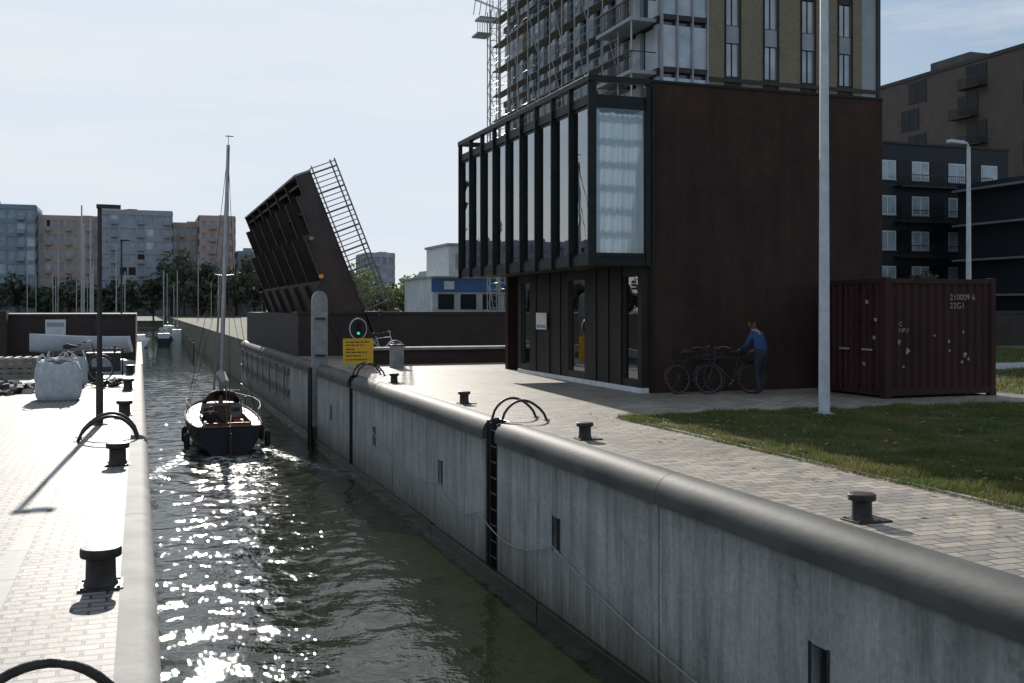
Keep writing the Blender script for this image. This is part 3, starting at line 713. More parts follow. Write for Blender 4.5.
for yy in (by0+.08, by1-.1):
    for n_ in (1.15, .95):
        a = P(-.3, n_); b = P(LEN+.2, n_); m.tube([(a.x,yy,a.z),(b.x,yy,b.z)], .035, 'rail', 6)
    a = P(-.3, .12); b = P(LEN+.2, .12); m.tube([(a.x,yy,a.z),(b.x,yy,b.z)], .03, 'rail', 6)
    for i in range(30):
        s = -.2+i*(LEN+.3)/29; a = P(s, 0); b = P(s, 1.15); m.tube([(a.x,yy,a.z),(b.x,yy,b.z)], .022 if i % 4 else .04, 'rail', 5)
m.done()
m = MB('bridge_lamps', BR)
for s, n_, k in ((3.4,-1.0,'greypan'),(1.8,-1.2,'orange_l')):
    a = P(s, n_); m.lathe((a.x, by0-.15, a.z-.1), [(.06,0),(.10,.05),(.10,.13),(.05,.16)], k, 12)
    m.box(a.x-.05, a.x+.05, by0-.1, by0+.03, a.z-.05, a.z+.05, 'steel_dk')
m.done()
m = MB('abutment', BR)
m.box(6.2, 9.6, by0, by0+1.2, 0, 1.75, 'brick_wall'); m.box(6.2, 7.2, by0+1.2, by1, 0, 1.75, 'brick_wall'); m.box(6.15, 9.7, by0-.06, by0+1.26, 1.75, 1.86, 'steel_dk')
m.box(9.6, 10.6, by0+1.2, by1, 0, 1.7, 'brick_wall')
m.done()
E = empty('road_embankment')
m = MB('retaining_wall', E)
m.box(9.6, 90, by0, by1, 0, 1.72, 'brick_wall'); m.box(9.7, 90, by0-.04, by0+.3, 1.72, 1.84, 'steel_dk'); m.box(10.0, 90, by0+.4, by1-.4, 1.722, 1.76, 'roof'); m.done()
m = MB('low_quay_wall'); m.box(7.4, 22, 36.6, 37.2, 0, .50, 'brick_wall'); m.box(7.35, 22, 36.5, 37.3, .50, .60, 'copingL'); m.done(.02)
E = empty('left_road_embankment')
m = MB('retaining_wall', E)
m.box(-60, -.12, 39.6, 66, 0, 1.72, 'brick_wall'); m.box(-60, -.10, 39.55, 39.95, 1.72, 1.80, 'steel_dk')
for q in range(10): m.box(-1.5-q*3, -1.42-q*3, 39.585, 39.6-.003, .02, 1.7, 'steel_dk')
m.box(-4.6,-4.2, 38.9, 39.597, 0, 1.9, 'brick_wall')
m.done()
m = MB('notice_board'); m.box(-3.05,-2.4,39.50,39.55,.95,1.6,'white'); m.box(-3.0,-2.45,39.494,39.498,1.35,1.5,'greypan'); m.tube([(-2.72,39.53,0),(-2.72,39.53,1)], .03, 'pole'); m.done()
m = MB('gate_post')
prof = [(-.30,-2.2),(-.30,2.25)]+[(-.30*math.cos(t), 2.25+.36*math.sin(t)) for t in [math.pi*i/10 for i in range(1,10)]]+[(.30,2.25),(.30,-2.2)]
n = len(prof)
vs = [(6.02+a*.9, 37.3, b) for a, b in prof]+[(6.02+a*.9, 37.62, b) for a, b in prof]
m.add(vs, [tuple(range(n)), tuple(range(n,2*n))]+[(i,(i+1)%n,n+(i+1)%n,n+i) for i in range(n)], 'greypost')
m.box(5.84,6.2,37.2,37.295,.3,.36,'steel_dk'); m.box(5.84,6.2,37.2,37.295,1.6,1.66,'steel_dk')
m.tube([(5.70,37.45,ZW-.5),(5.70,37.45,-.1)], .10, 'algae', 12)
m.done(.01)
m = MB('lock_signal'); x, y = 6.95, 35.2
m.tube([(x,y,0),(x,y,1.1)], .035, 'steel_dk', 10)
sh = [(.30*math.cos(t), 1.30+.37*math.sin(t)) for t in [2*math.pi*i/24 for i in range(24)]]
def plate(m, x, y, sh, th, k, s=1, cz=1.3):
    n = len(sh); m.add([(x+a*s, y, cz+(b-cz)*s) for a, b in sh]+[(x+a*s, y+th, cz+(b-cz)*s) for a, b in sh], [tuple(range(n)), tuple(range(n,2*n))]+[(i,(i+1)%n,n+(i+1)%n,n+i) for i in range(n)], k)
plate(m, x, y-.06, sh, .04, 'white', 1.0); plate(m, x, y-.075, sh, .012, 'rubber', .90)
for dz, k in ((.16,'rubber'),(0,'steel_dk'),(-.15,'green_l')):
    pts = [(x+.05*math.cos(t), y-.10, 1.3+dz+.05*math.sin(t)) for t in [2*math.pi*i/14 for i in range(14)]]
    m.add(pts, [tuple(range(14))], k); m.tube([(x,y-.09,1.3+dz),(x,y-.17,1.3+dz)], .065, 'rubber', 12, caps=False)
m.done()
m = MB('yellow_notice_sign'); m.tube([(6.6,35.0,0),(6.6,35.0,.9)], .03, 'pole'); m.tube([(7.2,35.0,0),(7.2,35.0,.9)], .03, 'pole')
m.box(6.4,7.42,34.93,34.965,.12,.98,'yellow')
for z, w_ in ((.86,.8),(.76,.6),(.62,.3),(.52,.75),(.40,.5),(.27,.7)):
    xx = 6.5
    while xx < 6.5+w_:
        l = random.uniform(.06,.16); m.box(xx, min(xx+l,6.5+w_), 34.926,34.929,z-.018,z+.018,'rubber'); xx += l+.03
m.done(.004)
m = MB('signal_cabinet'); m.box(7.9,8.3,34.2,34.6,0,.75,'greypost'); m.box(7.88,8.32,34.18,34.62,.75,.79,'steel_dk'); m.done(.01)

# ------------------------------------------------------------------ sailboat
S = empty('sailboat')
def hull(m, cx, ys_, L, beam, fb, dr, kh, kd, wl, ns=16):
    rings = []; nr = 9
    for i in range(ns+1):
        u = i/ns
        b = beam/2*(1-.22*(1-min(1,u/.4))**2)*(1 if u < .45 else math.sqrt(max(0, 1-((u-.45)/.55)**2.1))); b = max(b, .015)
        sheer = fb*(1+.22*(u-.3)**2*2+.1*u); keel = -dr*(math.sin(math.pi*min(1, .12+u*.85)))**.6
        yy = ys_+L*u; rg = []
        for j in range(nr):
            t = j/(nr-1); xx = b*(math.cos(math.pi/2*(t))**.55 if t < 1 else 0); zz = sheer+(keel-sheer)*t**.9
            yo = -.25*(1-t)*(0 if u > .05 else -1)*.6
            rg.append((cx+xx, yy+yo, wl+zz))
        rings.append(rg)
    vs = []
    for rg in rings: vs += rg + [(2*cx-a, b, c) for a, b, c in rg[-2::-1]]
    w_ = 2*nr-1
    m.add(vs, [(i*w_+j, i*w_+j+1, (i+1)*w_+j+1, (i+1)*w_+j) for i in range(ns) for j in range(w_-1)], kh, True)
    m.add(vs[:w_], [tuple(range(w_))], kh)
    return [(rg[0][0]-cx, rg[0][1], rg[0][2]) for rg in rings]
m = MB('hull', S)
sh_ = hull(m, BX, BY, 8.2, 2.45, .85, .45, 'hull', 'deck', ZW)
m.done()
m = MB('deck', S)
def deckstrip(m, i0, i1, inner, k, dz=-.015):
    vs = []
    for i in range(i0, i1+1):
        b, y, z = sh_[i]
        ii = min(inner, b*.98) if inner else 0
        vs += [(BX-b*.985, y, z+dz), (BX-ii, y, z+dz), (BX+ii, y, z+dz), (BX+b*.985, y, z+dz)]
    f = []
    for q in range(i1-i0):
        f += [(4*q, 4*q+1, 4*q+5, 4*q+4), (4*q+2, 4*q+3, 4*q+7, 4*q+6)]
        if not inner: f.append((4*q+1, 4*q+2, 4*q+6, 4*q+5))
    m.add(vs, f, k)
deckstrip(m, 0, 1, 0, 'wood'); deckstrip(m, 1, 7, .72, 'wood', -.0155); deckstrip(m, 7, 16, 0, 'deck')
for s in (-1, 1): m.tube([(BX+s*b, y, z+.02) for b, y, z in sh_], .035, 'wood', 8)
b, y, z = sh_[0]; m.tube([(BX-b, y, z+.02), (BX, y-.03, z+.03), (BX+b, y, z+.02)], .035, 'wood', 8)
zc = ZW+.35
m.box(BX-.72, BX+.72, BY+.55, BY+3.6, zc-.05, zc, 'wood')
for s in (-1,1): m.box(BX+s*.72-.02, BX+s*.72+.02, BY+.53, BY+3.6, zc, ZW+1.05, 'wood'); m.box(BX+s*.55-.17, BX+s*.55+.15, BY+.9, BY+3.4, zc+.3, zc+.34, 'deck')
m.box(BX-.7, BX+.7, BY+.51, BY+.55, zc, ZW+1.0, 'wood')
m.done()
m = MB('cabin', S)
vs = [(BX-.78,BY+3.6,ZW+.85),(BX+.78,BY+3.6,ZW+.85),(BX+.45,BY+6.6,ZW+.95),(BX-.45,BY+6.6,ZW+.95),(BX-.68,BY+3.6,ZW+1.38),(BX+.68,BY+3.6,ZW+1.38),(BX+.36,BY+6.3,ZW+1.22),(BX-.36,BY+6.3,ZW+1.22)]
m.add(vs, [(0,1,5,4),(1,2,6,5),(2,3,7,6),(3,0,4,7),(4,5,6,7)], 'deck')
m.box(BX-.25, BX+.25, BY+3.58, BY+3.598, ZW+.6, ZW+1.3, 'wood')
for s in (-.48,.48): m.box(BX+s-.14, BX+s+.14, BY+3.58, BY+3.598, ZW+1.08, ZW+1.22, 'dglass')
m.done(.03)
m = MB('rigging', S); mx_, my_ = BX, BY+4.1; zt_ = ZW+10.6
m.tube([(mx_, my_, ZW+1.3), (mx_+.26, my_-.1, zt_)], [.085,.06], 'alu', 12)
m.tube([(mx_+.26, my_-.1, zt_), (mx_+.27, my_-.1, zt_+.35)], .012, 'alu'); m.box(mx_+.16, mx_+.44, my_-.11, my_-.09, zt_+.30, zt_+.33, 'steel_dk')
for zs, wd in ((ZW+5.9, .32),): m.tube([(mx_-wd+.1, my_, zs+.05), (mx_+.12, my_, zs), (mx_+wd+.15, my_, zs+.05)], .018, 'alu')
for s in (-1,1):
    m.tube([(BX+s*1.2, my_-.1, ZW+.95), (mx_+s*.34+.12, my_, ZW+5.95), (mx_+.25, my_-.1, zt_-.2)], .010, 'steel_dk', 5); m.tube([(BX+s*1.18, my_-.4, ZW+.95), (mx_+.12, my_, ZW+5.9)], .008, 'steel_dk', 5)
m.tube([(BX, BY+.05, ZW+.95), (mx_+.26, my_-.1, zt_)], .010, 'steel_dk', 5); m.tube([(BX, BY+8.1, ZW+1.1), (mx_+.25, my_-.1, zt_-.6)], [.05,.03], 'canvas', 6)
m.tube([(mx_, my_-.08, ZW+2.2), (BX-.05, BY+.75, ZW+2.05)], .045, 'alu', 10)
pts = [(mx_-.05*u, my_-.1-(3.1)*u, ZW+2.34-.1*u+.02*math.sin(u*20)) for u in [i/14 for i in range(15)]]
m.tube(pts, [.18-.07*i/14+.02*math.sin(i*2) for i in range(15)], 'canvas', 12)
m.tube([(BX-.05, BY+.8, ZW+2.05), (BX, BY+1.2, ZW+.8)], .01, 'rope', 5)
m.done()
m = MB('fittings', S)
for s in (-1,1):
    pts = [(BX+s*.9, BY+.15, ZW+.9), (BX+s*.92, BY+.15, ZW+1.45), (BX+s*1.1, BY+1.3, ZW+1.45), (BX+s*1.12, BY+1.3, ZW+.9)]; m.tube(pts, .014, 'alu', 6)
    for yq in (2.6, 4.4, 6.0): 
        bq = [b for b, y, z in sh_ if y >= BY+yq][0]; m.tube([(BX+s*(bq-.06), BY+yq, ZW+.9), (BX+s*(bq-.06), BY+yq, ZW+1.5)], .011, 'alu', 6)
    m.tube([(BX+s*1.1, BY+1.3, ZW+1.45), (BX+s*1.21, BY+2.6, ZW+1.5), (BX+s*1.18, BY+4.4, ZW+1.5), (BX+s*.85, BY+6, ZW+1.5), (BX+s*.1, BY+8.1, ZW+1.6)], .005, 'alu', 5)
    for yq in (.9, 2.9): m.tube([(BX+s*1.27, BY+yq, ZW+.12), (BX+s*1.29, BY+yq, ZW+.2), (BX+s*1.29, BY+yq, ZW+.6), (BX+s*1.26, BY+yq, ZW+.68)], [.04,.1,.1,.03], 'rubber', 10); m.tube([(BX+s*1.26, BY+yq, ZW+.68), (BX+s*1.16, BY+yq, ZW+1)], .008, 'rope', 5)
m.tube([(BX, BY-.02, ZW-.2), (BX, BY-.06, ZW+.95)], .03, 'wood', 8); m.box(BX-.02, BX+.02, BY-.35, BY-.04, ZW-.4, ZW+.75, 'wood')
m.tube([(BX, BY-.05, ZW+.95), (BX+.15, BY+1.3, ZW+1.15)], .02, 'wood', 8)
m.tube([(BX+.45, BY+.02, ZW+.9), (BX+.48, BY-.15, ZW+1.9)], .012, 'wood', 6)
m.box(BX+.3,BX+.62,BY+2.2,BY+2.8,zc+.34,zc+.55,'redm')
m.tube([(BX-.65,BY+3.5,ZW+1.38),(BX-.6,BY+3.3,ZW+1.85),(BX+.6,BY+3.3,ZW+1.85),(BX+.65,BY+3.5,ZW+1.38)], .015, 'alu', 6)
vs = []; 
for i in range(7):
    u = i/6; yq = BY+3.3+.95*u; zz = ZW+1.85+.05*math.sin(u*3)-.45*u**2
    for j in range(7):
        t = j/6*2-1; vs.append((BX+t*.64, yq, zz-.40*abs(t)**4*(1-u*.6)))
m.add(vs, [(i*7+j, i*7+j+1, (i+1)*7+j+1, (i+1)*7+j) for i in range(6) for j in range(6)], 'hull', True)
m.done()
J = joints((0,0,.10),(0,-.01,.30),(0,.03,.50),(0,.06,.63),(0,.07,.70),(0,.085,.80),
    {'L':[(.18,.03,.54),(.26,.10,.30),(.20,.32,.24),(.18,.38,.23)],'R':[(.18,.03,.54),(.32,-.02,.32),(.50,.02,.22),(.56,.04,.20)]},
    {'L':[(.09,.04,.10),(.12,.42,.14),(.13,.44,-.26),(.13,.58,-.31)],'R':[(.09,.04,.10),(.14,.42,.14),(.16,.40,-.26),(.17,.54,-.31)]}, 'trouser', 'trouser')
figure('seated_helmsman', (BX-.52, BY+1.25, zc+.345), rad(-8), J, E_, None)

# ------------------------------------------------------------------ left quay things
def bulkbag(cx, cy, sc, seed):
    mx = Matrix.Translation((cx,cy,0)) @ Matrix.Rotation(seed,4,'Z') @ Matrix.Diagonal((sc,sc,sc,1)); m = MB('bulk_bag', None, mx); nn = 40; vs = []; fs = []
    lv = [(0,.42),(.06,.50),(.18,.53),(.3,.535),(.42,.525),(.55,.545),(.66,.53),(.75,.52),(.88,.49),(.95,.45),(.93,.30),(.88,.1)]
    for i, (z, r_) in enumerate(lv):
        for j in range(nn):
            t = 2*math.pi*j/nn; k_ = (abs(math.cos(t))**5+abs(math.sin(t))**5)**(-1/5.)
            q = r_*k_*(1+.03*math.sin(7*t+z*9+seed)+.02*math.sin(13*t+z*21)); vs.append((q*math.cos(t), q*math.sin(t), z+.03*math.sin(5*t+seed)*(z > .6)))
    for i in range(len(lv)-1):
        for j in range(nn): fs.append((i*nn+j, i*nn+(j+1)%nn, (i+1)*nn+(j+1)%nn, (i+1)*nn+j))
    fs.append(tuple((len(lv)-1)*nn+j for j in range(nn)))
    m.add(vs, fs, 'bag', True)
    for sx, sy in ((-1,-1),(1,-1),(1,1),(-1,1)):
        a = (sx*.48, sy*.3, .9); b = (sx*.3, sy*.48, .9); c = (sx*.36, sy*.36, 1.15); m.tube([a, (a[0],a[1],1.05), c, (b[0],b[1],1.05), b], .022, 'bag', 6)
    for j in range(30):
        a = random.random()*6.28; r_ = random.random()*.33; s_ = random.uniform(.03,.07); m.obox((r_*math.cos(a), r_*math.sin(a), .93), Matrix.Rotation(a,3,'X'), s_, s_, s_*.7, 'rubble')
    m.done()
bulkbag(-1.66, 24.9, .86, .1); bulkbag(-1.75, 29.0, .78, .7)
m = MB('rubble_pile')
for i in range(190):
    a = random.random()*6.28; r_ = random.random()**.6*1.3; s = random.uniform(.05,.16)
    x, y = -3.9+r_*math.cos(a)*1.3, 27.5+r_*math.sin(a); z = max(.03, .42*(1-r_/1.3))+random.uniform(-.03,.05)
    m.obox((x,y,z), Matrix.Rotation(random.random()*6,3,'Z') @ Matrix.Rotation(random.random()*6,3,'X'), s, s*.7, s*.5, random.choice(['rubble','rubble','copingL','steel_dk']))
m.done()
m = MB('pallet_stack')
for q in range(4):
    z = q*.145; 
    for i in range(5): m.box(-3.9+i*.25, -3.9+i*.25+.14, 33, 34.2, z+.115, z+.14, 'plank')
    for yy in (33,33.55,34.1): m.box(-3.9,-2.76,yy,yy+.1,z+.0,z+.114,'plank')
m.done()
mxd = Matrix.Translation((-1.5, 34.6, .35)) @ Matrix.Rotation(rad(80), 4, 'Z'); m = MB('upturned_dinghy', None, mxd @ Matrix.Rotation(rad(180),4,'X') @ Matrix.Translation((0,-1.4,0)))
hull(m, 0, 0, 2.8, 1.3, .32, .15, 'greypan', 'greypan', 0, 10); m.done()
# small open boat standing on trestles
D2 = empty('rowing_boat_on_trestles')
m = MB('hull', D2, Matrix.Translation((-.2, 37.3, .62)) @ Matrix.Rotation(rad(84), 4, 'Z')); hull(m, 0, 0, 3.2, 1.3, .42, .16, 'palepan', 'wood', 0, 10); m.box(-.5,.5,1.0,1.2,.25,.28,'wood'); m.box(-.5,.5,1.9,2.1,.25,.28,'wood'); m.done()
m = MB('trestles', D2)
for xx in (-1.0,-2.6):
    for yy in (36.8,38.0): m.tube([(xx-.15,yy,0),(xx,yy,.55)],.03,'timber',6); m.tube([(xx+.15,yy,0),(xx,yy,.55)],.03,'timber',6)
    m.tube([(xx,36.7,.56),(xx,38.1,.56)],.035,'timber',6)
m.done()
m = MB('generator'); gx, gy = -.95, 31.8
m.box(gx-.45,gx+.45,gy-.3,gy+.3,.22,.75,'steel_dk'); m.box(gx-.3,gx+.2,gy-.32,gy-.301,.35,.62,'greypan'); m.tube([(gx+.3,gy,.75),(gx+.3,gy,.95)],.03,'iron')
for q in (-1,1): m.tube([(gx-.5,gy+q*.33,.1),(gx-.5,gy+q*.33,.85),(gx+.5,gy+q*.33,.85),(gx+.5,gy+q*.33,.1)],.02,'iron',6); m.tube([(gx-.3,gy+q*.34,.16),(gx-.3,gy+q*.40,.16)],.16,'rubber',16)
m.done(.015)
m = MB('mooring_chain_heap')
for i in range(26):
    a = i*1.3; cxx, cyy = -.75+.35*math.cos(a)*(.4+i/40), 28.6+.5*math.sin(a)*(.4+i/40)
    m.tube([(cxx+.12*math.cos(t)*math.cos(a), cyy+.12*math.cos(t)*math.sin(a), .06+.05*math.sin(t)+.004*i) for t in [2*math.pi*j/10 for j in range(10)]], .02, 'iron', 5, closed=True)
m.done()

# ------------------------------------------------------------------ facade generator
def facade(m, side, const, a0, a1, z0, z1, nf, nb, pier, span, dep, kw, out=-1, every=None):
    def bx(u0, u1, zz0, zz1, d0, d1, k):
        lo, hi = sorted((const+out*d0, const+out*d1))
        if side == 'y': m.box(u0, u1, lo, hi, zz0, zz1, k)
        else: m.box(lo, hi, u0, u1, zz0, zz1, k)
    fh = (z1-z0)/nf; bwid = (a1-a0)/nb
    for i in range(nb+1):
        u = a0+bwid*i; bx(max(a0,u-bwid*pier/2), min(a1,u+bwid*pier/2), z0, z1, .001, dep, kw)
    for j in range(nf+1):
        z = z0+fh*j; bx(a0, a1, max(z0, z-fh*span*.6), min(z1+.3, z+fh*span*.4), .002, dep+.01, kw)

def block(name, x0, x1, y0, y1, z1, nf, nbx, nby, kw, kg='farglass', pier=.35, span=.35, dep=.25, west=True, z0=0, roof=True, bal=None):
    E = empty(name); m = MB('glass_core', E); m.box(x0+.02, x1-.02, y0+.02, y1, z0, z1-.02, kg); m.done()
    m = MB('walls', E); facade(m, 'y', y0, x0, x1, z0, z1, nf, nbx, pier, span, dep, kw)
    if west: facade(m, 'x', x0, y0, y1, z0, z1, nf, nby, pier, span, dep, kw)
    facade(m, 'x', x1, y0, y1, z0, z1, nf, nby, pier, span, dep, kw, out=1)
    m.done()
    m = MB('roof', E); m.box(x0-dep*.5, x1+dep*.5, y0-dep*.5, y1, z1-.01, z1+.5, kw)
    if roof:
        for q in range(max(1, int((x1-x0)/8))): 
            xx = x0+(x1-x0)*random.uniform(.1,.8); m.box(xx, xx+2.2, y0+3, y0+6, z1+.5, z1+random.uniform(.8,1.6), 'greypan')
    m.done()
    m = MB('balconies_and_panels', E); fh = (z1-z0)/nf; bwid = (x1-x0)/nbx
    for j in range(nf):
        for i in range(nbx):
            r = random.random(); xx = x0+bwid*i
            if r < .2: m.box(xx+bwid*pier/2, xx+bwid*(1-pier/2), y0-.05, y0-.001, z0+fh*(j+span*.4), z0+fh*(j+1-span*.6), random.choice(['mglass','lglass','greypan']))
            if i % 3 == 1: m.box(xx+bwid*.1, xx+bwid*.9, y0-1.2, y0-dep-.02, z0+fh*j+.1, z0+fh*j+.25, 'greypan'); m.box(xx+bwid*.1, xx+bwid*.9, y0-1.2, y0-1.15, z0+fh*j+.25, z0+fh*j+1.1, bal or 'greypan')
    m.done(); return E

# tower under construction
T = empty('tower_under_construction'); tx0, tx1, ty0, ty1, tz = 28.0, 43.0, 53.7, 81.0, 34.0
m = MB('core', T); m.box(tx0+.3, tx1, ty0+.3, ty1, 0, tz, 'dglass'); m.done()
m = MB('south_facade', T); fz = 3.0
xsn = [32.7, 35.3, 37.9, 40.55]; ww = .45; c = tx0+3.1
for x in xsn+[None]:
    e = tx1-1.2 if x is None else x-ww
    m.box(c, e, ty0, ty0+.3, 0, tz, 'tan'); c = e+2*ww if x is not None else e
m.box(tx1-1.2, tx1, ty0+.02, ty0+.3, 0, tz, 'greypan'); m.box(tx1-.15, tx1+.1, ty0-.1, ty0+.15, 0, tz, 'steel_dk')
for f in range(12):
    z = .5+f*3.0
    for x in xsn:
        m.box(x-ww, x+ww, ty0+.06, ty0+.29, z+2.0, z+3.0, 'greypan' if f % 2 else 'steel_dk'); m.box(x-ww+.04, x+ww-.04, ty0+.14, ty0+.16, z+.05, z+1.95, 'palepan' if (f+int(x)) % 3 else 'lglass')  # whitish reflections put into the pale pane colours
        m.box(x-.03, x+.03, ty0+.09, ty0+.14, z, z+2, 'frame'); m.box(x-ww, x+ww, ty0+.09, ty0+.18, z-.03, z+.05, 'frame')
        m.box(x-ww-.09, x-ww-.001, ty0-.06, ty0+.05, z, z+3, 'frame') ; m.box(x+ww+.001, x+ww+.09, ty0-.06, ty0+.05, z, z+3, 'frame')
    if f % 2 == 0: m.box(tx0+3.1, tx1-.2, ty0-.09, ty0-.061, z+2.68, z+2.90, 'steel_dk')
for i in range(4):
    xx = tx0+.05+i*.98; m.box(xx, xx+.1, ty0-.05, ty0+.2, 0, tz, 'greypan')
    for f in range(12):
        if i < 3: m.box(xx+.1, xx+.98, ty0+.1, ty0+.14, f*3+.8, f*3+3.2, 'palepan' if (i+f) % 2 else 'lglass'); m.box(xx+.1, xx+.98, ty0+.0, ty0+.16, f*3+.5, f*3+.8, 'steel_dk')
m.done()
m = MB('west_facade', T)
for i in range(12):
    y = ty0+.4+i*2.25
    m.box(tx0, tx0+.28, y, y+.5, 0, tz, 'palepan')
for f in range(12):
    z = .5+f*3; m.box(tx0-.06, tx0+.27, ty0+.31, ty1, z-.2, z+.25, 'steel_dk')
    for i in range(12):
        y = ty0+.9+i*2.25; m.box(tx0+.1, tx0+.14, y, y+1.75*random.choice([.5,.7,1]), z+.3, z+2.7, random.choice(['lglass','palepan','white','palepan','tan']))
m.done()
m = MB('scaffolding', T)
for i in range(12):
    y = ty0+3+i*2.2
    for x in (tx0-1.25, tx0-.35): m.tube([(x,y,0),(x,y,tz+1)], .045, 'scaf', 5)
for z in np.arange(1, tz+1, 2.0):
    for x in (tx0-1.25, tx0-.35):
        m.tube([(x,ty0+3,z+1),(x,ty1,z+1)], .03, 'scaf', 4)
        m.tube([(x,ty0+3,z+.5),(x,ty1,z+.5)], .025, 'scaf', 4)
    m.box(tx0-1.2, tx0-.4, ty0+3, ty1-.5, z-.04, z, 'plank')
for i in range(0, 11, 2):
    for z in range(0, int(tz), 4): 
        y = ty0+3+i*2.2; m.tube([(tx0-1.3,y,z),(tx0-1.3,y+2.2,z+4)], .025, 'scaf', 4)
m.done()
m = MB('balconies', T)
for f in range(3, 12):
    z = .5+f*3
    m.box(tx0-1.7, tx0-.07, ty0+.4, ty0+5.2, z-.12, z+.08, 'greypan')
    for q in range(22): m.box(tx0-1.69, tx0-1.66, ty0+.4+q*.225, ty0+.43+q*.225, z+.08, z+1.1, 'steel_dk')
    m.box(tx0-1.72, tx0-1.64, ty0+.4, ty0+5.2, z+1.1, z+1.16, 'steel_dk')
    m.box(tx0-1.72, tx0-.1, ty0+.38, ty0+.42, z+1.1, z+1.16, 'steel_dk')
    m.tube([(tx0-1.6,ty0+.5,z-3),(tx0-1.6,ty0+.5,z)], .05, 'scaf', 6)
m.done()
H = empty('construction_hoist'); m = MB('mast', H); hx, hy = tx0-.4, ty1+1.5
for dx in (-.4,.4):
    for dy in (-.4,.4): m.tube([(hx+dx,hy+dy,0),(hx+dx,hy+dy,26.5)], .05, 'scaf', 5)
for q in range(26):
    s = 1 if q % 2 else -1
    m.tube([(hx-.4*s,hy-.4,q),(hx+.4*s,hy-.4,q+1)], .03, 'scaf', 4); m.tube([(hx-.4,hy-.4*s,q),(hx-.4,hy+.4*s,q+1)], .03, 'scaf', 4); m.tube([(hx-.4,hy-.4,q),(hx+.4,hy-.4,q)], .03, 'scaf', 4)
m.box(hx-1.7, hx-.5, hy-1, hy+.6, 24.3, 24.45, 'greypan')
for q in range(7): m.tube([(hx-1.7+q*.2,hy-1,24.4),(hx-1.7+q*.2,hy-1,25.5)], .03, 'white', 4)
m.tube([(hx-1.8,hy-1,25.5),(hx+.6,hy-1,25.5)], .05, 'white', 5); m.box(hx-1.4, hx+.9, hy-.7, hy+.7, 25.7, 25.85, 'greypan'); m.tube([(hx-2.2,hy,27.5),(hx+1.6,hy,26.4)], .09, 'white', 5)
for q in range(5): m.tube([(hx-2+q*.5,hy-.8,25.85),(hx-1.8+q*.5,hy-.8,27.1)], .04, 'white', 4)
m.done()

# black apartment building
K = empty('black_apartment_building'); kx0, kx1, ky0, kz = 48.0, 69.4, 70.0, 15.3
m = MB('walls', K); m.box(kx0, kx1, ky0, ky0+14, 0, kz, 'black'); m.box(kx0-.1, kx1+.1, ky0-.1, ky0+14.1, kz, kz+.18, 'steel_dk'); m.done()
m = MB('windows', K)
for f in range(5):
    z = .8+f*2.85
    for x in (56.9, 60.2, 63.9, 67.3):
        m.box(x-.85, x+.85, ky0-.06, ky0-.003, z+.2, z+1.75, 'white'); 
        for s in (-1,1): m.box(x+s*.41-.34, x+s*.41+.34, ky0-.075, ky0-.062, z+.3, z+1.65, 'lglass')
        m.box(x-.9, x+.9, ky0-.12, ky0-.003, z+.12, z+.195, 'greypan')
    for a, b in ((57.9,59.2),(61.2,62.6),(65.0,66.3)): m.box(a, b, ky0-.04, ky0-.002, z-.1, z+1.8, 'mglass')
m.done()
m = MB('balconies', K)
for f in range(1,5):
    z = .7+f*2.85; m.box(57.5, 66.8, ky0-1.0, ky0-.08, z-.35, z-.22, 'steel_dk'); m.box(57.5, 66.8, ky0-1.02, ky0-.98, z+.6, z+.66, 'steel_dk')
    for q in range(47): m.box(57.5+q*.2, 57.53+q*.2, ky0-1.01, ky0-.99, z-.22, z+.6, 'steel_dk')
m.done()
Q = empty('brown_brick_apartment_building')
m = MB('walls', Q); m.box(80, 100, 72, 135, 0, 27, 'brown'); m.box(79.9, 100, 71.9, 135, 27, 27.4, 'steel_dk'); m.box(84,90,90,96,27.4,29.5,'roof'); m.box(80.6,83,112,116,27.4,30,'roof'); m.done()
m = MB('windows', Q)
for f in range(9):
    for q in range(7):
        y = 75+q*8.6+(1.2 if f % 2 else 0); z = 1.2+f*2.9
        m.box(79.93, 79.997, y, y+2.6, z, z+2.3, 'mglass'); m.box(79.9, 79.95, y-.12, y-.002, z-.1, z+2.4, 'steel_dk'); m.box(79.9,79.929,y+1.25,y+1.35,z,z+2.3,'steel_dk')
        if q % 2: m.box(78.9, 79.89, y-.3, y+2.9, z-.15, z-.02, 'steel_dk'); m.box(78.9, 78.95, y-.3, y+2.9, z+.82, z+.9, 'steel_dk'); [m.box(78.91, 78.94, y-.3+k_*.16, y-.26+k_*.16, z-.02, z+.82, 'steel_dk') for k_ in range(20)]
m.done()
K2 = empty('dark_gallery_building')
m = MB('walls', K2); m.box(60.4, 78, 56, 66, 0, 11.6, 'black'); m.done()
m = MB('galleries', K2)
for f in range(5):
    z = .3+f*2.7; m.box(59.8, 60.399, 56.1, 66, z-.1, z+.05, 'greypan'); m.box(59.0,60.39,55.2,55.9,z-.1,z+.05,'greypan'); m.box(60.4,78,55.2,55.99,z-.1,z+.05,'greypan')
    for q in range(40): m.box(60.4+q*.3,60.43+q*.3,55.2,55.22,z+.05,z+1,'steel_dk')
    for q in range(6): m.box(61+q*2.8, 62.6+q*2.8, 55.93, 55.995, z+.2, z+2.2, 'lglass' if (q+f) % 3 == 0 else 'mglass')
m.done()

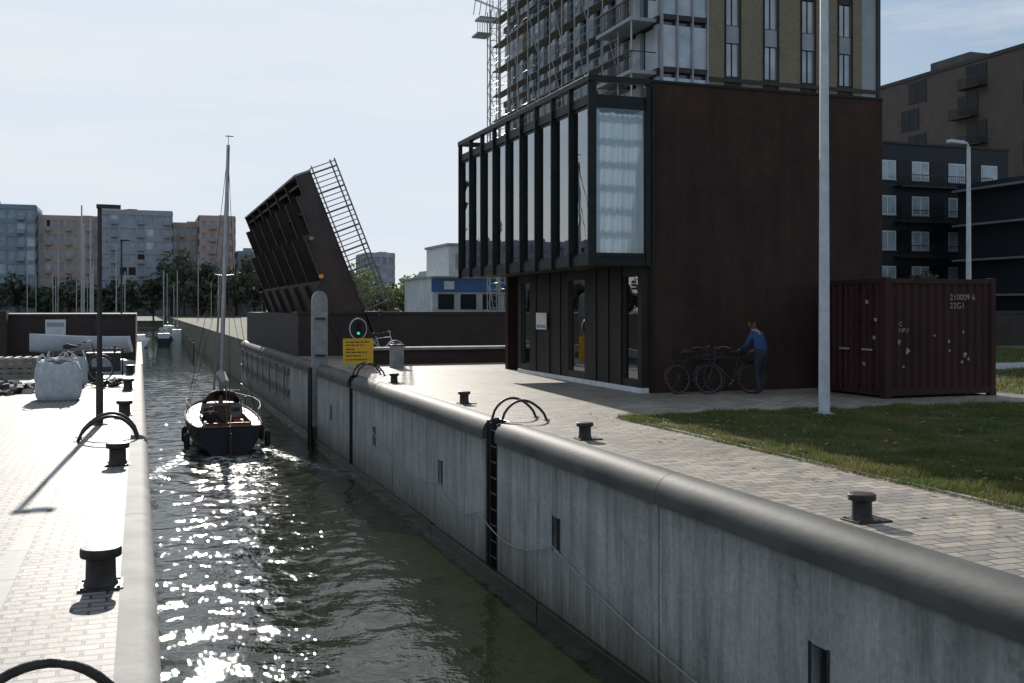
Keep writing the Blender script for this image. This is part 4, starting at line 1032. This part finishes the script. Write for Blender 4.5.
Wb = empty('white_office_building')
m = MB('walls', Wb)
m.box(23.6, 46, 87, 97, 0, 4.6, 'palepan'); m.box(23.5, 46, 86.9, 87-.003, 3.4, 4.5, 'bluep'); m.box(25.2, 29.0, 87.5, 95, 4.6, 7.4, 'white'); m.box(25.0,29.2,87.3,95,7.4,7.6,'greypan')
m.box(23.4, 46, 86.6, 97, 4.6, 4.72, 'greypan'); m.box(30,46,88,96,4.72,5.4,'white')
m.done()
m = MB('windows', Wb)
for q in range(11): m.box(24.1+q*2, 25.5+q*2, 86.93, 86.998, 1.9, 3.2, 'mglass')
m.box(25.8,28.4,87.43,87.498,5.4,6.8,'lglass'); m.box(24.6,25.5,86.85,86.897,3.6,4.3,'white'); m.done()

block('distant_apartment_block', -60, -35.5, 268, 284, 23, 8, 12, 6, 'farB')
block('distant_apartment_block', -35, -22.8, 268, 284, 25.5, 8, 6, 6, 'farA', pier=.15, span=.3)
block('distant_apartment_block', -22.4, -9.0, 270, 284, 23.4, 7, 9, 6, 'farB', pier=.5)
block('distant_apartment_block', -8.6, 7.4, 268, 284, 25.0, 8, 8, 6, 'farC', pier=.2, span=.4)
block('distant_apartment_block', 7.7, 13.5, 272, 284, 22.6, 7, 4, 6, 'farB')
block('distant_apartment_block', 13.8, 22.2, 268, 284, 24.2, 8, 4, 4, 'farD', pier=.6, span=.5)
block('distant_apartment_block', 23.5, 30.5, 275, 290, 16, 5, 5, 4, 'farA')
block('distant_apartment_block', 54, 61, 262, 275, 15.5, 5, 4, 4, 'farC')
block('distant_apartment_block', 62, 82, 225, 240, 10, 3, 9, 4, 'farE')
block('distant_apartment_block', -110, -62, 275, 290, 20, 6, 20, 4, 'farC')
block('distant_apartment_block', 86, 130, 230, 250, 13, 4, 18, 6, 'farE')

# ------------------------------------------------------------------ trees
def crown_pts(cx, cy, cz, rx, rz, n, size, out, clumps=14):
    cl = []
    for i in range(clumps):
        a = random.random()*6.28; e = random.uniform(-.9, 1.2); q = random.uniform(.35, .85)
        cl.append((cx+rx*q*math.cos(a)*math.cos(e*.9), cy+rx*q*math.sin(a)*math.cos(e*.9), cz+rz*q*math.sin(e), random.uniform(.25,.45)))
    for i in range(n):
        c = random.choice(cl); v = np.random.normal(0, 1, 3); v /= np.linalg.norm(v); r_ = c[3]*random.random()**.4
        p_ = np.array(c[:3])+v*np.array([rx, rx, rz])*r_; s = size*random.uniform(.5,1.2)
        u = np.random.normal(0,1,3); u /= np.linalg.norm(u); w_ = np.cross(u, v); w_ /= (np.linalg.norm(w_)+1e-6)
        out += [p_-u*s-w_*s*.6, p_+u*s-w_*s*.6, p_+u*s+w_*s*.6, p_-u*s+w_*s*.6]
def trees(name, lst, mat, n, size):
    E = empty(name); V = []; m = MB('trunks', E)
    for (x, y, h, r_, zb_) in lst:
        m.tube([(x,y,zb_),(x+random.uniform(-.2,.2),y,zb_+h*.35),(x+random.uniform(-.5,.5),y,zb_+h*.75)], [h*.025,h*.018,h*.008], 'bark', 6)
        for q in range(4):
            a = random.random()*6.28; m.tube([(x,y,zb_+h*.35),(x+r_*.6*math.cos(a),y+r_*.6*math.sin(a),zb_+h*.7)], [h*.012,h*.004], 'bark', 5)
        crown_pts(x, y, zb_+h*.58, r_, h*.46, n, size, V)
    m.done(); fastmesh('foliage', np.array(V), 4, mat, E)
lst = []
x = -110
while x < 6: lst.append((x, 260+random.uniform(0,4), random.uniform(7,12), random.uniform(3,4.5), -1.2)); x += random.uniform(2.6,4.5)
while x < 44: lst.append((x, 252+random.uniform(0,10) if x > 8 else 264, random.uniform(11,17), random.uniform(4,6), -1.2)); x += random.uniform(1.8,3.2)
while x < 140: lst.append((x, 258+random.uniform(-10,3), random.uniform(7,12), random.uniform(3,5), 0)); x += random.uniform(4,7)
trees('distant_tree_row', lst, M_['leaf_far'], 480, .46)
lst = [(22+q*2.4, 140+random.uniform(-6,6), random.uniform(5,7.5), random.uniform(2,3), 0) for q in range(14)]
trees('distant_light_trees', lst, M_['leaf_lt'], 500, .22)
lst = [(14+q*3.2, 112+random.uniform(-3,3), random.uniform(4,6), 2.0, 0) for q in range(7)]
trees('bank_trees', lst, M_['leaf'], 700, .16)
lst = [(52,60,4.5,2.2,0),(50,58,3.8,1.8,0),(57,52,4.6,2.0,0)]
trees('garden_trees', lst, M_['leaf'], 1500, .10)

m = MB('moored_sailboats')
for i in range(40):
    y = random.uniform(95, 235); x = random.uniform(-.17, .02)*y if i < 28 else random.uniform(.02,.075)*y
    if y < 130 and x > -3: x = -5
    L = random.uniform(7,11); hull(m, x, y, L, L*.3, .9, .4, random.choice(['white','palepan','hull']), 'deck', ZW, 6)
    m.box(x-.7, x+.7, y+L*.35, y+L*.6, ZW+.8, ZW+1.5, 'white')
    if random.random() < .85: m.tube([(x, y+L*.55, ZW+1), (x, y+L*.55, ZW+L*random.uniform(1.1,1.4))], .07, 'alu', 5); m.tube([(x, y+L*.5, ZW+2), (x, y+L*.1, ZW+2)], .16, 'bluep' if random.random() < .4 else 'canvas', 6)
m.done()
m = MB('harbour_jetty'); 
for q in range(12): m.tube([(4.6+q*.2, 100+q*9, ZW-1), (4.6+q*.2, 100+q*9, ZW+1.6)], .15, 'timber', 8)
m.box(-40, 3, 236, 238, ZW+.3, ZW+.6, 'timber'); m.done()

# ------------------------------------------------------------------ light and sky
EL, AZ = rad(25), rad(3.5)
sv = Vector((math.sin(AZ)*math.cos(EL), math.cos(AZ)*math.cos(EL), math.sin(EL)))
sl = bpy.data.lights.new('sun', 'SUN'); sl.energy = 5.0; sl.angle = rad(.5); sl.color = (1, .94, .86)
so = bpy.data.objects.new('sun', sl); scene.collection.objects.link(so); so.rotation_euler = sv.to_track_quat('Z', 'Y').to_euler(); so.location = sv*50
wd = bpy.data.worlds.new('World'); scene.world = wd; wd.use_nodes = True; nt = wd.node_tree
bg = nt.nodes['Background']; sky = N(nt, 'ShaderNodeTexSky', sky_type='NISHITA'); sky.sun_disc = False
sky.sun_elevation = EL; sky.sun_rotation = AZ; sky.altitude = 0; sky.air_density = 1.0; sky.dust_density = .9; sky.ozone_density = 1.5
tc = N(nt, 'ShaderNodeTexCoord'); mp = N(nt, 'ShaderNodeMapping'); nt.links.new(tc.outputs['Generated'], mp.inputs[0]); mp.inputs['Scale'].default_value = (1.0, .7, 7); mp.inputs['Rotation'].default_value = (.25, .1, .5)
lim = mix(nt, 1.0, sky.outputs[0], (12.2,12.4,12.6), 'DARKEN')
veil = mix(nt, .54, lim, (3.7,4.8,6.2))
cl = ramp(nt, noise(nt, mp.outputs[0], 2.2, 10, .66), .46, .74, (0,)*3, (.8,)*3)
cm = mix(nt, cl, veil, (8.6,8.8,9.0))
nt.links.new(cm, bg.inputs[0]); bg.inputs[1].default_value = .098

# ------------------------------------------------------------------ camera
cam = bpy.data.cameras.new('camera'); co = bpy.data.objects.new('camera', cam); scene.collection.objects.link(co)
co.location = (0, 0, 2.0); co.rotation_euler = (rad(90), 0, rad(-19.5)); cam.lens = 37; cam.sensor_width = 36; cam.shift_y = -.0327
cam.clip_end = 6000; scene.camera = co
scene.view_settings.view_transform = 'Standard'; scene.view_settings.look = 'None'; scene.view_settings.exposure = 0
